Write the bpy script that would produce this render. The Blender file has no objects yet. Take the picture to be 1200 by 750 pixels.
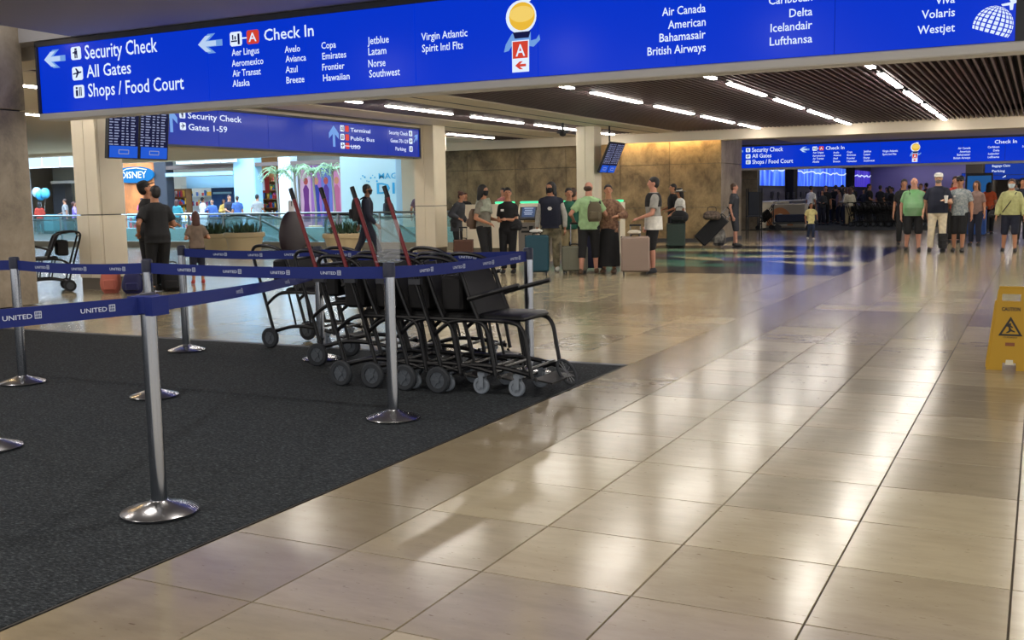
import bpy, bmesh, math, random
from mathutils import Vector, Matrix
random.seed(7)
SC = bpy.context.scene
COL = SC.collection
PI = math.pi

# ------------------------------------------------------------------ camera
F_PX, PITCH, ROLL, YAW = 1225.58, 0.115781, -0.0173113, -0.4679465
fw = Vector((math.sin(YAW)*math.cos(PITCH), math.cos(YAW)*math.cos(PITCH), -math.sin(PITCH)))
rt0 = Vector((math.cos(YAW), -math.sin(YAW), 0)); up0 = rt0.cross(fw)
rt = rt0*math.cos(ROLL) + up0*math.sin(ROLL); up = -rt0*math.sin(ROLL) + up0*math.cos(ROLL)
cd = bpy.data.cameras.new('camera'); cam = bpy.data.objects.new('camera', cd); COL.objects.link(cam)
cd.sensor_fit = 'HORIZONTAL'; cd.sensor_width = 36; cd.lens = F_PX*36/1200; cd.clip_end = 400; cd.clip_start = .05
cam.matrix_world = Matrix(((rt.x, up.x, -fw.x, 0), (rt.y, up.y, -fw.y, 0), (rt.z, up.z, -fw.z, 1.425), (0, 0, 0, 1)))
SC.camera = cam
# ------------------------------------------------------------------ world, exposure
W = bpy.data.worlds.new('world'); SC.world = W; W.use_nodes = True
W.node_tree.nodes['Background'].inputs[0].default_value = (.74, .73, .72, 1)
W.node_tree.nodes['Background'].inputs[1].default_value = 1.5
SC.view_settings.view_transform = 'Standard'; SC.view_settings.look = 'None'
SC.view_settings.exposure = 0.0; SC.view_settings.gamma = 1.0; SC.view_settings.use_curve_mapping = False
LAMP = 37.0        # radiance of the linear ceiling lamps
DOWN = 35.0        # watts of each added fill light in the near ceiling
SKYL = 14.0         # radiance of the atrium skylight
SCREEN = 1.0       # screen brightness

# ------------------------------------------------------------------ materials
def lin(c):
    return tuple((v/255/12.92 if v/255 <= .04045 else ((v/255+.055)/1.055)**2.4) for v in c)
MATS = {}
def mat(name, rgb, rough=.6, metal=0, var=0.0, scale=20, bump=0.0, emit=0, spec=.5, rgb2=None, coat=0):
    if name in MATS: return MATS[name]
    m = bpy.data.materials.new(name); m.use_nodes = True; nt = m.node_tree; b = nt.nodes['Principled BSDF']
    c = lin(rgb)
    b.inputs['Base Color'].default_value = (*c, 1); b.inputs['Roughness'].default_value = rough
    b.inputs['Metallic'].default_value = metal; b.inputs['Specular IOR Level'].default_value = spec
    if coat: b.inputs['Coat Weight'].default_value = coat
    if var or bump or rgb2:
        tc = nt.nodes.new('ShaderNodeTexCoord'); n = nt.nodes.new('ShaderNodeTexNoise')
        n.inputs['Scale'].default_value = scale; n.inputs['Detail'].default_value = 5
        nt.links.new(tc.outputs['Object'], n.inputs['Vector'])
        if var or rgb2:
            r = nt.nodes.new('ShaderNodeValToRGB')
            c2 = lin(rgb2) if rgb2 else tuple(v*(1-var) for v in c)
            c1 = c if rgb2 else tuple(min(1, v*(1+var)) for v in c)
            r.color_ramp.elements[0].position = .35; r.color_ramp.elements[1].position = .65
            r.color_ramp.elements[0].color = (*c2, 1); r.color_ramp.elements[1].color = (*c1, 1)
            nt.links.new(n.outputs['Fac'], r.inputs['Fac']); nt.links.new(r.outputs['Color'], b.inputs['Base Color'])
        if bump:
            bp = nt.nodes.new('ShaderNodeBump'); bp.inputs['Strength'].default_value = bump; bp.inputs['Distance'].default_value = .01
            nt.links.new(n.outputs['Fac'], bp.inputs['Height']); nt.links.new(bp.outputs['Normal'], b.inputs['Normal'])
    if emit:
        if emit < 3: b.inputs['Base Color'].default_value = (c[0]*.15, c[1]*.15, c[2]*.15, 1); b.inputs['Specular IOR Level'].default_value = .14
        b.inputs['Emission Color'].default_value = (*c, 1); b.inputs['Emission Strength'].default_value = emit
    MATS[name] = m; return m
def glass(name, rgb=(200, 225, 230), alpha=.25):
    if name in MATS: return MATS[name]
    m = bpy.data.materials.new(name); m.use_nodes = True; nt = m.node_tree; nt.nodes.clear()
    o = nt.nodes.new('ShaderNodeOutputMaterial'); t = nt.nodes.new('ShaderNodeBsdfTransparent'); g = nt.nodes.new('ShaderNodeBsdfPrincipled')
    g.inputs['Base Color'].default_value = (*lin(rgb), 1); g.inputs['Roughness'].default_value = .05
    x = nt.nodes.new('ShaderNodeMixShader'); x.inputs[0].default_value = alpha
    nt.links.new(t.outputs[0], x.inputs[1]); nt.links.new(g.outputs[0], x.inputs[2]); nt.links.new(x.outputs[0], o.inputs[0])
    MATS[name] = m; return m

TX0, TY0, TS = -0.045, 3.41, 0.6095     # tile grid
def tile_material():
    m = bpy.data.materials.new('travertine_tile'); m.use_nodes = True; nt = m.node_tree; N = nt.nodes.new; L = nt.links.new
    b = nt.nodes['Principled BSDF']
    geo = N('ShaderNodeNewGeometry'); sep = N('ShaderNodeSeparateXYZ'); L(geo.outputs['Position'], sep.inputs[0])
    def mth(op, a, c=None, clampv=False):
        n = N('ShaderNodeMath'); n.operation = op; n.use_clamp = clampv
        for i, v in enumerate((a, c)):
            if v is None: continue
            if isinstance(v, (int, float)): n.inputs[i].default_value = v
            else: L(v, n.inputs[i])
        return n.outputs[0]
    ix = mth('FLOOR', mth('DIVIDE', mth('SUBTRACT', sep.outputs['X'], TX0), TS))
    iy = mth('FLOOR', mth('DIVIDE', mth('SUBTRACT', sep.outputs['Y'], TY0), TS))
    cmb = N('ShaderNodeCombineXYZ'); L(ix, cmb.inputs[0]); L(iy, cmb.inputs[1])
    wn = N('ShaderNodeTexWhiteNoise'); wn.noise_dimensions = '3D'; L(cmb.outputs[0], wn.inputs['Vector'])
    ramp = N('ShaderNodeValToRGB'); e = ramp.color_ramp.elements
    e[0].color = (*lin((152, 141, 116)), 1); e[1].color = (*lin((179, 168, 140)), 1)
    e2 = ramp.color_ramp.elements.new(.5); e2.color = (*lin((166, 153, 126)), 1)
    L(wn.outputs['Value'], ramp.inputs['Fac'])
    # soft stone veining, shifted per tile
    vm = N('ShaderNodeVectorMath'); vm.operation = 'MULTIPLY_ADD'; L(wn.outputs['Color'], vm.inputs[0]); vm.inputs[1].default_value = (9, 9, 9); L(geo.outputs['Position'], vm.inputs[2])
    mp = N('ShaderNodeMapping'); mp.inputs['Scale'].default_value = (1.6, 5.0, 1); L(vm.outputs[0], mp.inputs['Vector'])
    n1 = N('ShaderNodeTexNoise'); n1.inputs['Scale'].default_value = 2.2; n1.inputs['Detail'].default_value = 8; n1.inputs['Roughness'].default_value = .65; L(mp.outputs[0], n1.inputs['Vector'])
    r2 = N('ShaderNodeValToRGB'); r2.color_ramp.elements[0].position = .33; r2.color_ramp.elements[1].position = .6
    r2.color_ramp.elements[0].color = (.66, .63, .60, 1); r2.color_ramp.elements[1].color = (1, 1, 1, 1); L(n1.outputs['Fac'], r2.inputs['Fac'])
    mx = N('ShaderNodeMix'); mx.data_type = 'RGBA'; mx.blend_type = 'MULTIPLY'; mx.inputs[0].default_value = .38
    L(ramp.outputs[0], mx.inputs[6]); L(r2.outputs[0], mx.inputs[7])
    # small dark pits
    n2 = N('ShaderNodeTexNoise'); n2.inputs['Scale'].default_value = 14; n2.inputs['Detail'].default_value = 3; L(mp.outputs[0], n2.inputs['Vector'])
    r3 = N('ShaderNodeValToRGB'); r3.color_ramp.elements[0].position = .24; r3.color_ramp.elements[1].position = .32
    r3.color_ramp.elements[0].color = (.55, .48, .4, 1); r3.color_ramp.elements[1].color = (1, 1, 1, 1); L(n2.outputs['Fac'], r3.inputs['Fac'])
    mx2 = N('ShaderNodeMix'); mx2.data_type = 'RGBA'; mx2.blend_type = 'MULTIPLY'; mx2.inputs[0].default_value = 1; L(mx.outputs[2], mx2.inputs[6]); L(r3.outputs[0], mx2.inputs[7])
    # darker rows of stone: the column along the carpet and a cross band
    def inside(v, a, c): return mth('MULTIPLY', mth('GREATER_THAN', v, a), mth('LESS_THAN', v, c))
    k = mth('MAXIMUM', inside(ix, -5.5, -4.5), inside(iy, 13.5, 15.5))
    mx3 = N('ShaderNodeMix'); mx3.data_type = 'RGBA'; mx3.blend_type = 'MULTIPLY'; L(mth('MULTIPLY', k, mth('ADD', .35, mth('MULTIPLY', wn.outputs['Value'], .5))), mx3.inputs[0])
    L(mx2.outputs[2], mx3.inputs[6]); mx3.inputs[7].default_value = (.50, .47, .45, 1)
    L(mx3.outputs[2], b.inputs['Base Color'])
    # polished, slightly wavy
    n3 = N('ShaderNodeTexNoise'); n3.inputs['Scale'].default_value = 26; n3.inputs['Detail'].default_value = 4; L(geo.outputs['Position'], n3.inputs['Vector'])
    rr = N('ShaderNodeMapRange'); rr.inputs[3].default_value = .13; rr.inputs[4].default_value = .22; L(n3.outputs['Fac'], rr.inputs[0]); L(rr.outputs[0], b.inputs['Roughness'])
    bp = N('ShaderNodeBump'); bp.inputs['Strength'].default_value = .05; bp.inputs['Distance'].default_value = .004; L(n3.outputs['Fac'], bp.inputs['Height']); L(bp.outputs[0], b.inputs['Normal'])
    b.inputs['Specular IOR Level'].default_value = .6
    return m
M_TILE = tile_material()
def stone_material(name, a, c, d, scale=1.1):
    m = bpy.data.materials.new(name); m.use_nodes = True; nt = m.node_tree; N = nt.nodes.new; L = nt.links.new; b = nt.nodes['Principled BSDF']
    geo = N('ShaderNodeNewGeometry'); mp = N('ShaderNodeMapping'); mp.inputs['Scale'].default_value = (1, 1, .8); mp.inputs['Rotation'].default_value = (.3, .5, .2); L(geo.outputs['Position'], mp.inputs[0])
    n = N('ShaderNodeTexNoise'); n.inputs['Scale'].default_value = scale; n.inputs['Detail'].default_value = 10; n.inputs['Roughness'].default_value = .7; n.inputs['Distortion'].default_value = .25; L(mp.outputs[0], n.inputs[0])
    r = N('ShaderNodeValToRGB'); e = r.color_ramp.elements; e[0].position = .36; e[1].position = .64
    e[0].color = (*lin(a), 1); e[1].color = (*lin(d), 1); q = e.new(.5); q.color = (*lin(c), 1)
    L(n.outputs['Fac'], r.inputs[0]); L(r.outputs[0], b.inputs['Base Color']); b.inputs['Roughness'].default_value = .5
    return m
M_STONE = stone_material('brown_marble', (92, 77, 54), (134, 116, 84), (160, 140, 104), 1.8)
M_STONE2 = stone_material('grey_brown_marble', (122, 110, 94), (150, 136, 116), (166, 152, 132), 2.2)
def carpet_material():
    m = bpy.data.materials.new('charcoal_carpet'); m.use_nodes = True; nt = m.node_tree; N = nt.nodes.new; L = nt.links.new; b = nt.nodes['Principled BSDF']
    geo = N('ShaderNodeNewGeometry'); mp = N('ShaderNodeMapping'); mp.inputs['Scale'].default_value = (1, 2.5, 1); L(geo.outputs['Position'], mp.inputs[0])
    n = N('ShaderNodeTexNoise'); n.inputs['Scale'].default_value = 42; n.inputs['Detail'].default_value = 6; n.inputs['Roughness'].default_value = .8; L(mp.outputs[0], n.inputs[0])
    r = N('ShaderNodeValToRGB'); e = r.color_ramp.elements; e[0].position = .38; e[1].position = .68
    e[0].color = (*lin((22, 24, 27)), 1); e[1].color = (*lin((92, 98, 102)), 1); q = e.new(.53); q.color = (*lin((46, 50, 54)), 1)
    L(n.outputs['Fac'], r.inputs[0]); L(r.outputs[0], b.inputs['Base Color']); b.inputs['Roughness'].default_value = .95; b.inputs['Specular IOR Level'].default_value = .15
    bp = N('ShaderNodeBump'); bp.inputs['Strength'].default_value = .5; bp.inputs['Distance'].default_value = .004; L(n.outputs['Fac'], bp.inputs['Height']); L(bp.outputs[0], b.inputs['Normal'])
    return m
M_CARPET = carpet_material()
m_black = mat('black_tube', (15, 15, 18), .35, spec=.4)
m_vinyl = mat('black_vinyl', (12, 12, 14), .5, bump=.1, scale=40)
m_rubber = mat('dark_rubber', (38, 42, 48), .7)
m_wheelgrey = mat('grey_caster', (120, 128, 138), .5)
m_steel = mat('brushed_steel', (168, 168, 172), .24, 1)
m_cream = mat('cream_panel', (228, 217, 194), .35, var=.03, scale=2)
m_ceil = mat('ceiling_beige', (224, 212, 192), .8)
m_ceil2 = mat('ceiling_grey', (176, 172, 172), .8)
m_dark = mat('dark_frame', (52, 54, 60), .5)
m_slat = mat('dark_slat', (92, 70, 74), .4)
m_recess = mat('recess_black', (16, 14, 16), .9)
m_white = mat('white_paint', (222, 220, 214), .5)
m_blue = mat('screen_blue', (4, 54, 212), .22, emit=.86*SCREEN)
m_text = mat('screen_white', (222, 236, 255), .4, emit=1.0*SCREEN)
m_lblue = mat('screen_light_blue', (120, 170, 240), .4, emit=.8*SCREEN)
m_red = mat('screen_red', (226, 70, 52), .4, emit=.8*SCREEN)
m_gold = mat('screen_gold', (240, 190, 60), .4, emit=.9*SCREEN)
m_navy = mat('screen_navy', (20, 30, 90), .4, emit=.5)
m_lamp = mat('lamp_diffuser', (255, 247, 236), .5, emit=LAMP)
m_belt = mat('blue_webbing', (9, 32, 112), .75, var=.08, scale=200)
m_belttext = mat('belt_white_print', (205, 215, 235), .7)
m_redpole = mat('red_pole', (104, 16, 26), .4)

# ------------------------------------------------------------------ mesh helpers
class MB:
    def __init__(s): s.v = []; s.f = []
    def add(s, v, f):
        o = len(s.v); s.v += [tuple(p) for p in v]; s.f += [tuple(i+o for i in q) for q in f]; return s
    def box(s, x0, x1, y0, y1, z0, z1):
        return s.add([(x0,y0,z0),(x1,y0,z0),(x1,y1,z0),(x0,y1,z0),(x0,y0,z1),(x1,y0,z1),(x1,y1,z1),(x0,y1,z1)],
                     [(0,3,2,1),(4,5,6,7),(0,1,5,4),(1,2,6,5),(2,3,7,6),(3,0,4,7)])
    def obox(s, c, ax, ay, az):        # box from centre and three half-axis vectors
        c = Vector(c); ax = Vector(ax); ay = Vector(ay); az = Vector(az)
        P = [c+i*ax+j*ay+k*az for k in (-1,1) for i, j in ((-1,-1),(1,-1),(1,1),(-1,1))]
        return s.add(P, [(0,3,2,1),(4,5,6,7),(0,1,5,4),(1,2,6,5),(2,3,7,6),(3,0,4,7)])
    def chbox(s, x0, x1, y0, y1, z0, z1, b=.01):   # box with chamfered edges (octagonal plan, chamfered top/bottom)
        rings = []
        for z, i in ((z0, b), (z0+b, 0), (z1-b, 0), (z1, b)):
            q = b + i
            rings.append([(x0+q,y0+i,z),(x1-q,y0+i,z),(x1-i,y0+q,z),(x1-i,y1-q,z),(x1-q,y1-i,z),(x0+q,y1-i,z),(x0+i,y1-q,z),(x0+i,y0+q,z)])
        return s.rings(rings)
    def rings(s, rings, cap=True):
        o = len(s.v); n = len(rings[0])
        for r in rings: s.v += [tuple(p) for p in r]
        for k in range(len(rings)-1):
            for i in range(n):
                j = (i+1) % n
                s.f.append((o+k*n+i, o+k*n+j, o+(k+1)*n+j, o+(k+1)*n+i))
        if cap:
            s.f.append(tuple(o+i for i in reversed(range(n)))); s.f.append(tuple(o+(len(rings)-1)*n+i for i in range(n)))
        return s
    def cone(s, p0, r0, p1, r1, n=10, roundcap=False, sq=(1, 1), upv=None):
        p0 = Vector(p0); p1 = Vector(p1); d = (p1-p0); L = d.length
        if L < 1e-6: return s
        d /= L; u = Vector(upv) if upv else (Vector((0,0,1)) if abs(d.z) < .9 else Vector((0,1,0)))
        a = d.cross(u).normalized(); b = a.cross(d)
        def ring(c, r): return [c + a*(r*sq[0]*math.cos(2*PI*i/n)) + b*(r*sq[1]*math.sin(2*PI*i/n)) for i in range(n)]
        R = []
        if roundcap:
            for t in (80, 50, 22): R.append(ring(p0 - d*r0*math.sin(math.radians(t)), r0*math.cos(math.radians(t))))
        R.append(ring(p0, r0)); R.append(ring(p1, r1))
        if roundcap:
            for t in (22, 50, 80): R.append(ring(p1 + d*r1*math.sin(math.radians(t)), r1*math.cos(math.radians(t))))
        R = [[p for p in reversed(r)] for r in R]
        return s.rings(R)
    def tube(s, pts, r, n=6, closed=False):
        pts = [Vector(p) for p in pts]; R = []; m = len(pts); last = None
        for i, p in enumerate(pts):
            if closed: d = (pts[(i+1) % m]-pts[i-1])
            else: d = (pts[min(i+1, m-1)]-pts[max(i-1, 0)])
            d.normalize()
            if last is None:
                u = Vector((0,0,1)) if abs(d.z) < .9 else Vector((0,1,0)); a = d.cross(u).normalized()
            else:
                a = (last - d*last.dot(d)).normalized()
            last = a; b = d.cross(a)
            R.append([p + a*(r*math.cos(2*PI*k/n)) + b*(r*math.sin(2*PI*k/n)) for k in range(n)])
        if closed:
            o = len(s.v)
            for r_ in R: s.v += [tuple(p) for p in r_]
            for k in range(m):
                k2 = (k+1) % m
                for i in range(n):
                    j = (i+1) % n; s.f.append((o+k*n+i, o+k*n+j, o+k2*n+j, o+k2*n+i))
            return s
        return s.rings(R)
    def ell(s, c, r, n=12, m=8, M=None):
        c = Vector(c); R = []
        for k in range(1, m):
            t = PI*k/m - PI/2
            ring = []
            for i in range(n):
                q = Vector((r[0]*math.cos(t)*math.cos(2*PI*i/n), r[1]*math.cos(t)*math.sin(2*PI*i/n), r[2]*math.sin(t)))
                if M: q = M @ q
                ring.append(c+q)
            R.append(ring)
        return s.rings(R)
    def lathe(s, c, prof, n=24):
        c = Vector(c)
        return s.rings([[c+Vector((r*math.cos(2*PI*i/n), r*math.sin(2*PI*i/n), z)) for i in range(n)] for r, z in prof])
    def build(s, name, m, parent=None, smooth=True, loc=None):
        me = bpy.data.meshes.new(name); me.from_pydata(s.v, [], s.f); me.update()
        if isinstance(m, (list, tuple)):
            for q in m: me.materials.append(q)
        else: me.materials.append(m)
        if smooth:
            me.polygons.foreach_set('use_smooth', [True]*len(me.polygons)); me.set_sharp_from_angle(angle=math.radians(38))
        o = bpy.data.objects.new(name, me); COL.objects.link(o)
        if parent: o.parent = parent
        if loc: o.location = loc
        return o
def tag(o, label=None, cat=None, group=None, kind=None):
    if label: o['label'] = label
    if cat: o['category'] = cat
    if group: o['group'] = group
    if kind: o['kind'] = kind
    return o
def thing(name, label, cat, loc=(0,0,0), rz=0, group=None):
    o = bpy.data.objects.new(name, None); COL.objects.link(o); o.location = loc; o.rotation_euler = (0, 0, rz)
    o.empty_display_size = .1
    return tag(o, label, cat, group)
def struct(name, mb, m, label=None, parent=None, smooth=False):
    o = mb.build(name, m, parent, smooth)
    if not parent: o['kind'] = 'structure'
    if label: o['label'] = label
    return o
def dup(o, label=None, loc=None, rz=None, group=None):
    c = o.copy(); COL.objects.link(c)
    def kids(a, b):
        for ch in list(a.children):
            d = ch.copy(); COL.objects.link(d); d.parent = b; kids(ch, d)
    kids(o, c)
    if label: c['label'] = label
    if loc: c.location = loc
    if rz is not None: c.rotation_euler = (0, 0, rz)
    if group: c['group'] = group
    return c
DG = None
def text_mesh(s, x0, x1, cap, bold=.009):
    """verts/faces of flat lettering in (u, w) with baseline w=0, scaled to lie between x0 and x1 with the given capital height"""
    cu = bpy.data.curves.new('t', 'FONT'); cu.body = s; cu.size = 1; cu.resolution_u = 2; cu.offset = bold; cu.fill_mode = 'FRONT'
    ob = bpy.data.objects.new('t', cu); COL.objects.link(ob)
    dg = bpy.context.evaluated_depsgraph_get(); me = bpy.data.meshes.new_from_object(ob.evaluated_get(dg))
    v = [(p.co.x, p.co.y) for p in me.vertices]; f = [tuple(q.vertices) for q in me.polygons]
    bpy.data.objects.remove(ob); bpy.data.curves.remove(cu); bpy.data.meshes.remove(me)
    mn = min(p[0] for p in v); mxx = max(p[0] for p in v)
    ky = cap/.72; kx = (x1-x0)/(mxx-mn) if x1 is not None else ky
    return [((p[0]-mn)*kx+x0, p[1]*ky) for p in v], f
def letters(name, s, x0, x1, z, cap, y, m, parent):     # on a vertical plane that faces -Y
    v, f = text_mesh(s, x0, x1, cap)
    mb = MB(); mb.add([(a, y, z+b) for a, b in v], f)
    return mb.build(name, m, parent, False)
def flat(pts, y, m, name, parent, th=.004):              # flat outline on a plane facing -Y, with thickness
    n = len(pts); a = sum(pts[i][0]*pts[(i+1) % n][1]-pts[(i+1) % n][0]*pts[i][1] for i in range(n))
    if a < 0: pts = pts[::-1]
    mb = MB(); mb.add([(p[0], y, p[1]) for p in pts]+[(p[0], y+th, p[1]) for p in pts],
        [tuple(range(n)), tuple(reversed(range(n, 2*n)))]+[(i, i+n, (i+1) % n+n, (i+1) % n) for i in range(n)])
    return mb.build(name, m, parent, False)
def circ(cx, cz, r, n=20, rz=None): return [(cx+r*math.cos(2*PI*i/n), cz+(rz or r)*math.sin(2*PI*i/n)) for i in range(n)]

# ================================================================== SETTING
# ---- floor
CX1, CY1 = TX0-5*TS, TY0+8*TS          # carpet edge (right) and back edge
MX0, MX1, MY0, MY1 = TX0-16*TS, TX0-5*TS, TY0+25*TS, TY0+42*TS   # coloured stone inlay
fl = struct('floor', MB().box(-70, 8, -6, 26.9, -.2, -.006).box(-70, 8, 28.6, 120, -.2, -.006).box(-70, -23.8, 26.9, 28.6, -.2, -.006).box(-14.6, 8, 26.9, 28.6, -.2, -.006), mat('grout', (70, 62, 52), .9))
def depth(x, y): return x*fw.x + y*fw.y
near, rest = [], []
for i in range(-54, 10):
    for j in range(-12, 62):
        x0 = TX0+i*TS; y0 = TY0+j*TS; xc, yc = x0+TS/2, y0+TS/2
        if xc < CX1 and yc < CY1: continue
        if MX0 < xc < MX1 and MY0 < yc < MY1: continue
        if -23.8-TS/2 < xc < -14.6+TS/2 and 26.9-TS/2 < yc < 28.6+TS/2: continue
        d = depth(xc, yc); px = 600+F_PX*(xc*rt.x+yc*rt.y)/max(d, .1)
        if d > 2.9 and -60 < px < 1270 and yc > 1.5: near.append((d, x0, y0))
        else: rest.append((x0, y0))
near.sort()
for d, x0, y0 in near[300:]: rest.append((x0, y0))
tm = MB(); g = .0022; c = .002
def tile_geo(mb, x0, y0, e=TS):
    a0, a1, b0, b1 = x0+g, x0+e-g, y0+g, y0+e-g
    mb.add([(a0,b0,-.008),(a1,b0,-.008),(a1,b1,-.008),(a0,b1,-.008),(a0+c,b0+c,0),(a1-c,b0+c,0),(a1-c,b1-c,0),(a0+c,b1-c,0)],
           [(4,5,6,7),(0,1,5,4),(1,2,6,5),(2,3,7,6),(3,0,4,7)])
tile_geo(tm, 0, 0); t0 = tm.build('floor_tile', M_TILE, fl, False); first = True
for d, x0, y0 in near[:300]:
    o = t0 if first else t0.copy()
    if not first: COL.objects.link(o); o.parent = fl
    first = False; o.location = (x0, y0, 0)
tr = MB()
for x0, y0 in rest: tile_geo(tr, x0, y0)
o = tr.build('floor_tiles', M_TILE, fl, False); o['kind'] = 'stuff'
struct('far_floor', MB().box(-70, 8, TY0+62*TS, 120, -.05, 0), M_TILE, parent=fl)
struct('floor', MB().box(-24, -14.4, 26.7, 28.8, -2.8, -2.7).box(-24, -23.8, 26.8, 28.7, -2.7, -.2).box(-14.6, -14.4, 26.8, 28.7, -2.7, -.2).box(-24, -14.4, 26.8, 26.9, -2.7, -.2).box(-24, -14.4, 28.6, 28.7, -2.7, -.2), mat('pit', (120, 130, 132), .6), 'escalator opening below the atrium edge')
# ---- coloured stone inlay
cols = {'teal': (70, 128, 112), 'purple': (78, 62, 104), 'navy': (28, 32, 58), 'slate': (58, 60, 66), 'sand': (186, 178, 140), 'blue': (44, 64, 140), 'green': (120, 160, 130)}
mm = {k: mat('inlay_'+k, v, .14, var=.15, scale=3) for k, v in cols.items()}
rows = [(18.65, 19.5, ['green','teal','slate','slate','slate']), (19.5, 20.4, ['teal','green','slate','slate','navy']), (20.4, 21.3, ['purple','sand','teal','slate','navy']),
        (21.3, 22.4, ['purple','teal','slate','navy','sand']), (22.4, 23.6, ['purple','navy','sand','blue','slate']), (23.6, 24.8, ['slate','purple','teal','sand','navy']),
        (24.8, 26.0, ['sand','slate','navy','purple','navy']), (26.0, 27.3, ['green','sand','sand','slate','navy']), (27.3, MY1, ['slate','navy','slate','navy','slate'])]
for q, (a, b_, cs) in enumerate(rows):
    n = len(cs); sh = .9
    for k, cn in enumerate(cs):
        w = (MX1-MX0)/n; xa = MX0+k*w; xb = xa+w; s0 = 0 if k == 0 else sh*math.sin(q*1.7+k); s1 = 0 if k == n-1 else sh*math.sin(q*1.7+k+1)
        e0 = 0 if k == 0 else sh*math.sin((q+.8)*1.7+k); e1 = 0 if k == n-1 else sh*math.sin((q+.8)*1.7+k+1)
        a_ = MY0 if q == 0 else a
        mb = MB(); mb.add([(xa+s0+g,a_+g,-.008),(xb+s1-g,a_+g,-.008),(xb+e1-g,b_-g,-.008),(xa+e0+g,b_-g,-.008),(xa+s0+g,a_+g,0),(xb+s1-g,a_+g,0),(xb+e1-g,b_-g,0),(xa+e0+g,b_-g,0)],
                  [(4,5,6,7),(0,1,5,4),(1,2,6,5),(2,3,7,6),(3,0,4,7)])
        mb.build('inlay_stone', mm[cn], fl, False)
# ---- carpet in the queue area
cp = MB().box(-16, CX1-.012, -6, CY1-.10, -.02, .006).build('carpet', M_CARPET, None, False)
tag(cp, 'charcoal grey carpet under the queue barriers and parked chairs', 'carpet')
MB().box(-16, CX1-.012, CY1-.10, CY1-.012, -.02, .008).build('edging_strip', mat('edging', (66, 70, 76), .6), cp, False)
MB().box(CX1-.012, CX1, -6, CY1, -.02, .004).build('edging_strip', mat('edging_dark', (40, 36, 32), .6), cp, False)
cp2 = MB().box(-11.35, -3.7, 41.2, 80, -.02, .01).build('carpet', M_CARPET, None, False)
tag(cp2, 'dark carpet of the distant check-in hall under the crowd', 'carpet')

# ---- ceilings
c1 = struct('ceiling', MB().box(-16, -.0, -6, 6.6, 3.50, 3.7).box(-10.6, 6, 6.6, 9.55, 3.47, 3.7).box(-16, -10.6, 9.25, 9.55, 3.47, 3.7).box(0, 6, -6, 6.6, 3.5, 3.7).box(-16, -10.6, 6.6, 8.1, 3.47, 3.7), m_ceil2, 'grey lowered ceiling in front of the large sign')
# main ceiling: beams at 3.3, recessed bays
BA = (-9.75, 4.4, 10.2, 30.46); BB = (-12.75, -10.95, 10.2, 30.3); BC = (-16.1, -14.65, 14.5, 30.6)
cm = MB()
cm.box(BA[1], 7, 9.55, 40, 3.3, 3.5)
cm.box(BB[1], BA[0], 9.55, 31.8, 3.3, 3.5)
cm.box(BC[1], BB[0], 9.55, 31.8, 3.3, 3.5)
cm.box(BA[0], BA[1], 9.55, BA[2], 3.3, 3.5); cm.box(BB[0], BB[1], 9.55, BB[2], 3.3, 3.5); cm.box(BC[0], BC[1], 9.55, BC[2], 3.3, 3.5)
cm.box(BA[0], BA[1], BA[3], 31.8, 3.3, 3.5); cm.box(BB[0], BB[1], BB[3], 31.8, 3.3, 3.5); cm.box(BC[0], BC[1], BC[3], 31.8, 3.3, 3.5)
cm.box(-40, BC[0], 9.55, 26.3, 3.3, 3.5); cm.box(-21, BC[0], 26.3, 31.8, 3.3, 3.5)
cm.box(-8.3, BA[1], 31.8, 40, 3.3, 3.5)
cm.box(-40, -7.5, 31.8, 38, 3.32, 3.5) if False else None
ceil = struct('ceiling', cm, m_ceil, 'beige ceiling with dark slatted bays')
for nm, B in (('bay_a', BA), ('bay_b', BB), ('bay_c', BC)):
    MB().box(B[0]-.05, B[1]+.05, B[2]-.05, B[3]+.05, 3.62, 3.66).box(B[0]-.06, B[0], B[2], B[3], 3.48, 3.64).box(B[1], B[1]+.06, B[2], B[3], 3.48, 3.64).box(B[0], B[1], B[2]-.06, B[2], 3.48, 3.64).box(B[0], B[1], B[3], B[3]+.06, 3.48, 3.64).build('recess_panel', m_recess, ceil, False)
def slats(B, step, w=.035):
    n = int((B[1]-B[0])/step); L = B[3]-B[2]; base = None
    for k in range(n):
        x = B[0]+(k+.5)*step
        if base is None:
            base = MB().box(-w/2, w/2, 0, L, 0, .11).build('slat', m_slat, ceil, False); o = base
        else:
            o = base.copy(); COL.objects.link(o); o.parent = ceil
        o.location = (x, B[2], 3.315)
slats(BA, .118); slats(BB, .12); slats(BC, .12)
# expansion seams in beams
MB().box(-10.42, -10.36, 12, 31, 3.296, 3.302).box(-13.9, -13.84, 12, 31, 3.296, 3.302).build('seam_reveal', m_dark, ceil, False)
# hall beyond
struct('ceiling', MB().box(-14, 8, 40, 120, 3.7, 3.9).box(-12, -8.3, 33.3, 40.0, 3.3, 3.5), mat('hall_ceiling', (150, 144, 160), .8), 'plain ceiling of the distant check-in hall')
struct('ceiling', MB().box(-62, -21, 26.6, 60, 7.0, 7.2), m_white, 'high white ceiling of the atrium')
# stepped fascia of the near ceiling
struct('trim_1', MB().box(-16, 6, 6.5, 6.6, 3.46, 3.55), m_ceil2)
struct('trim_2', MB().box(-11.3, 7, 9.34, 9.55, 3.3, 3.5), m_ceil)

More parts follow.
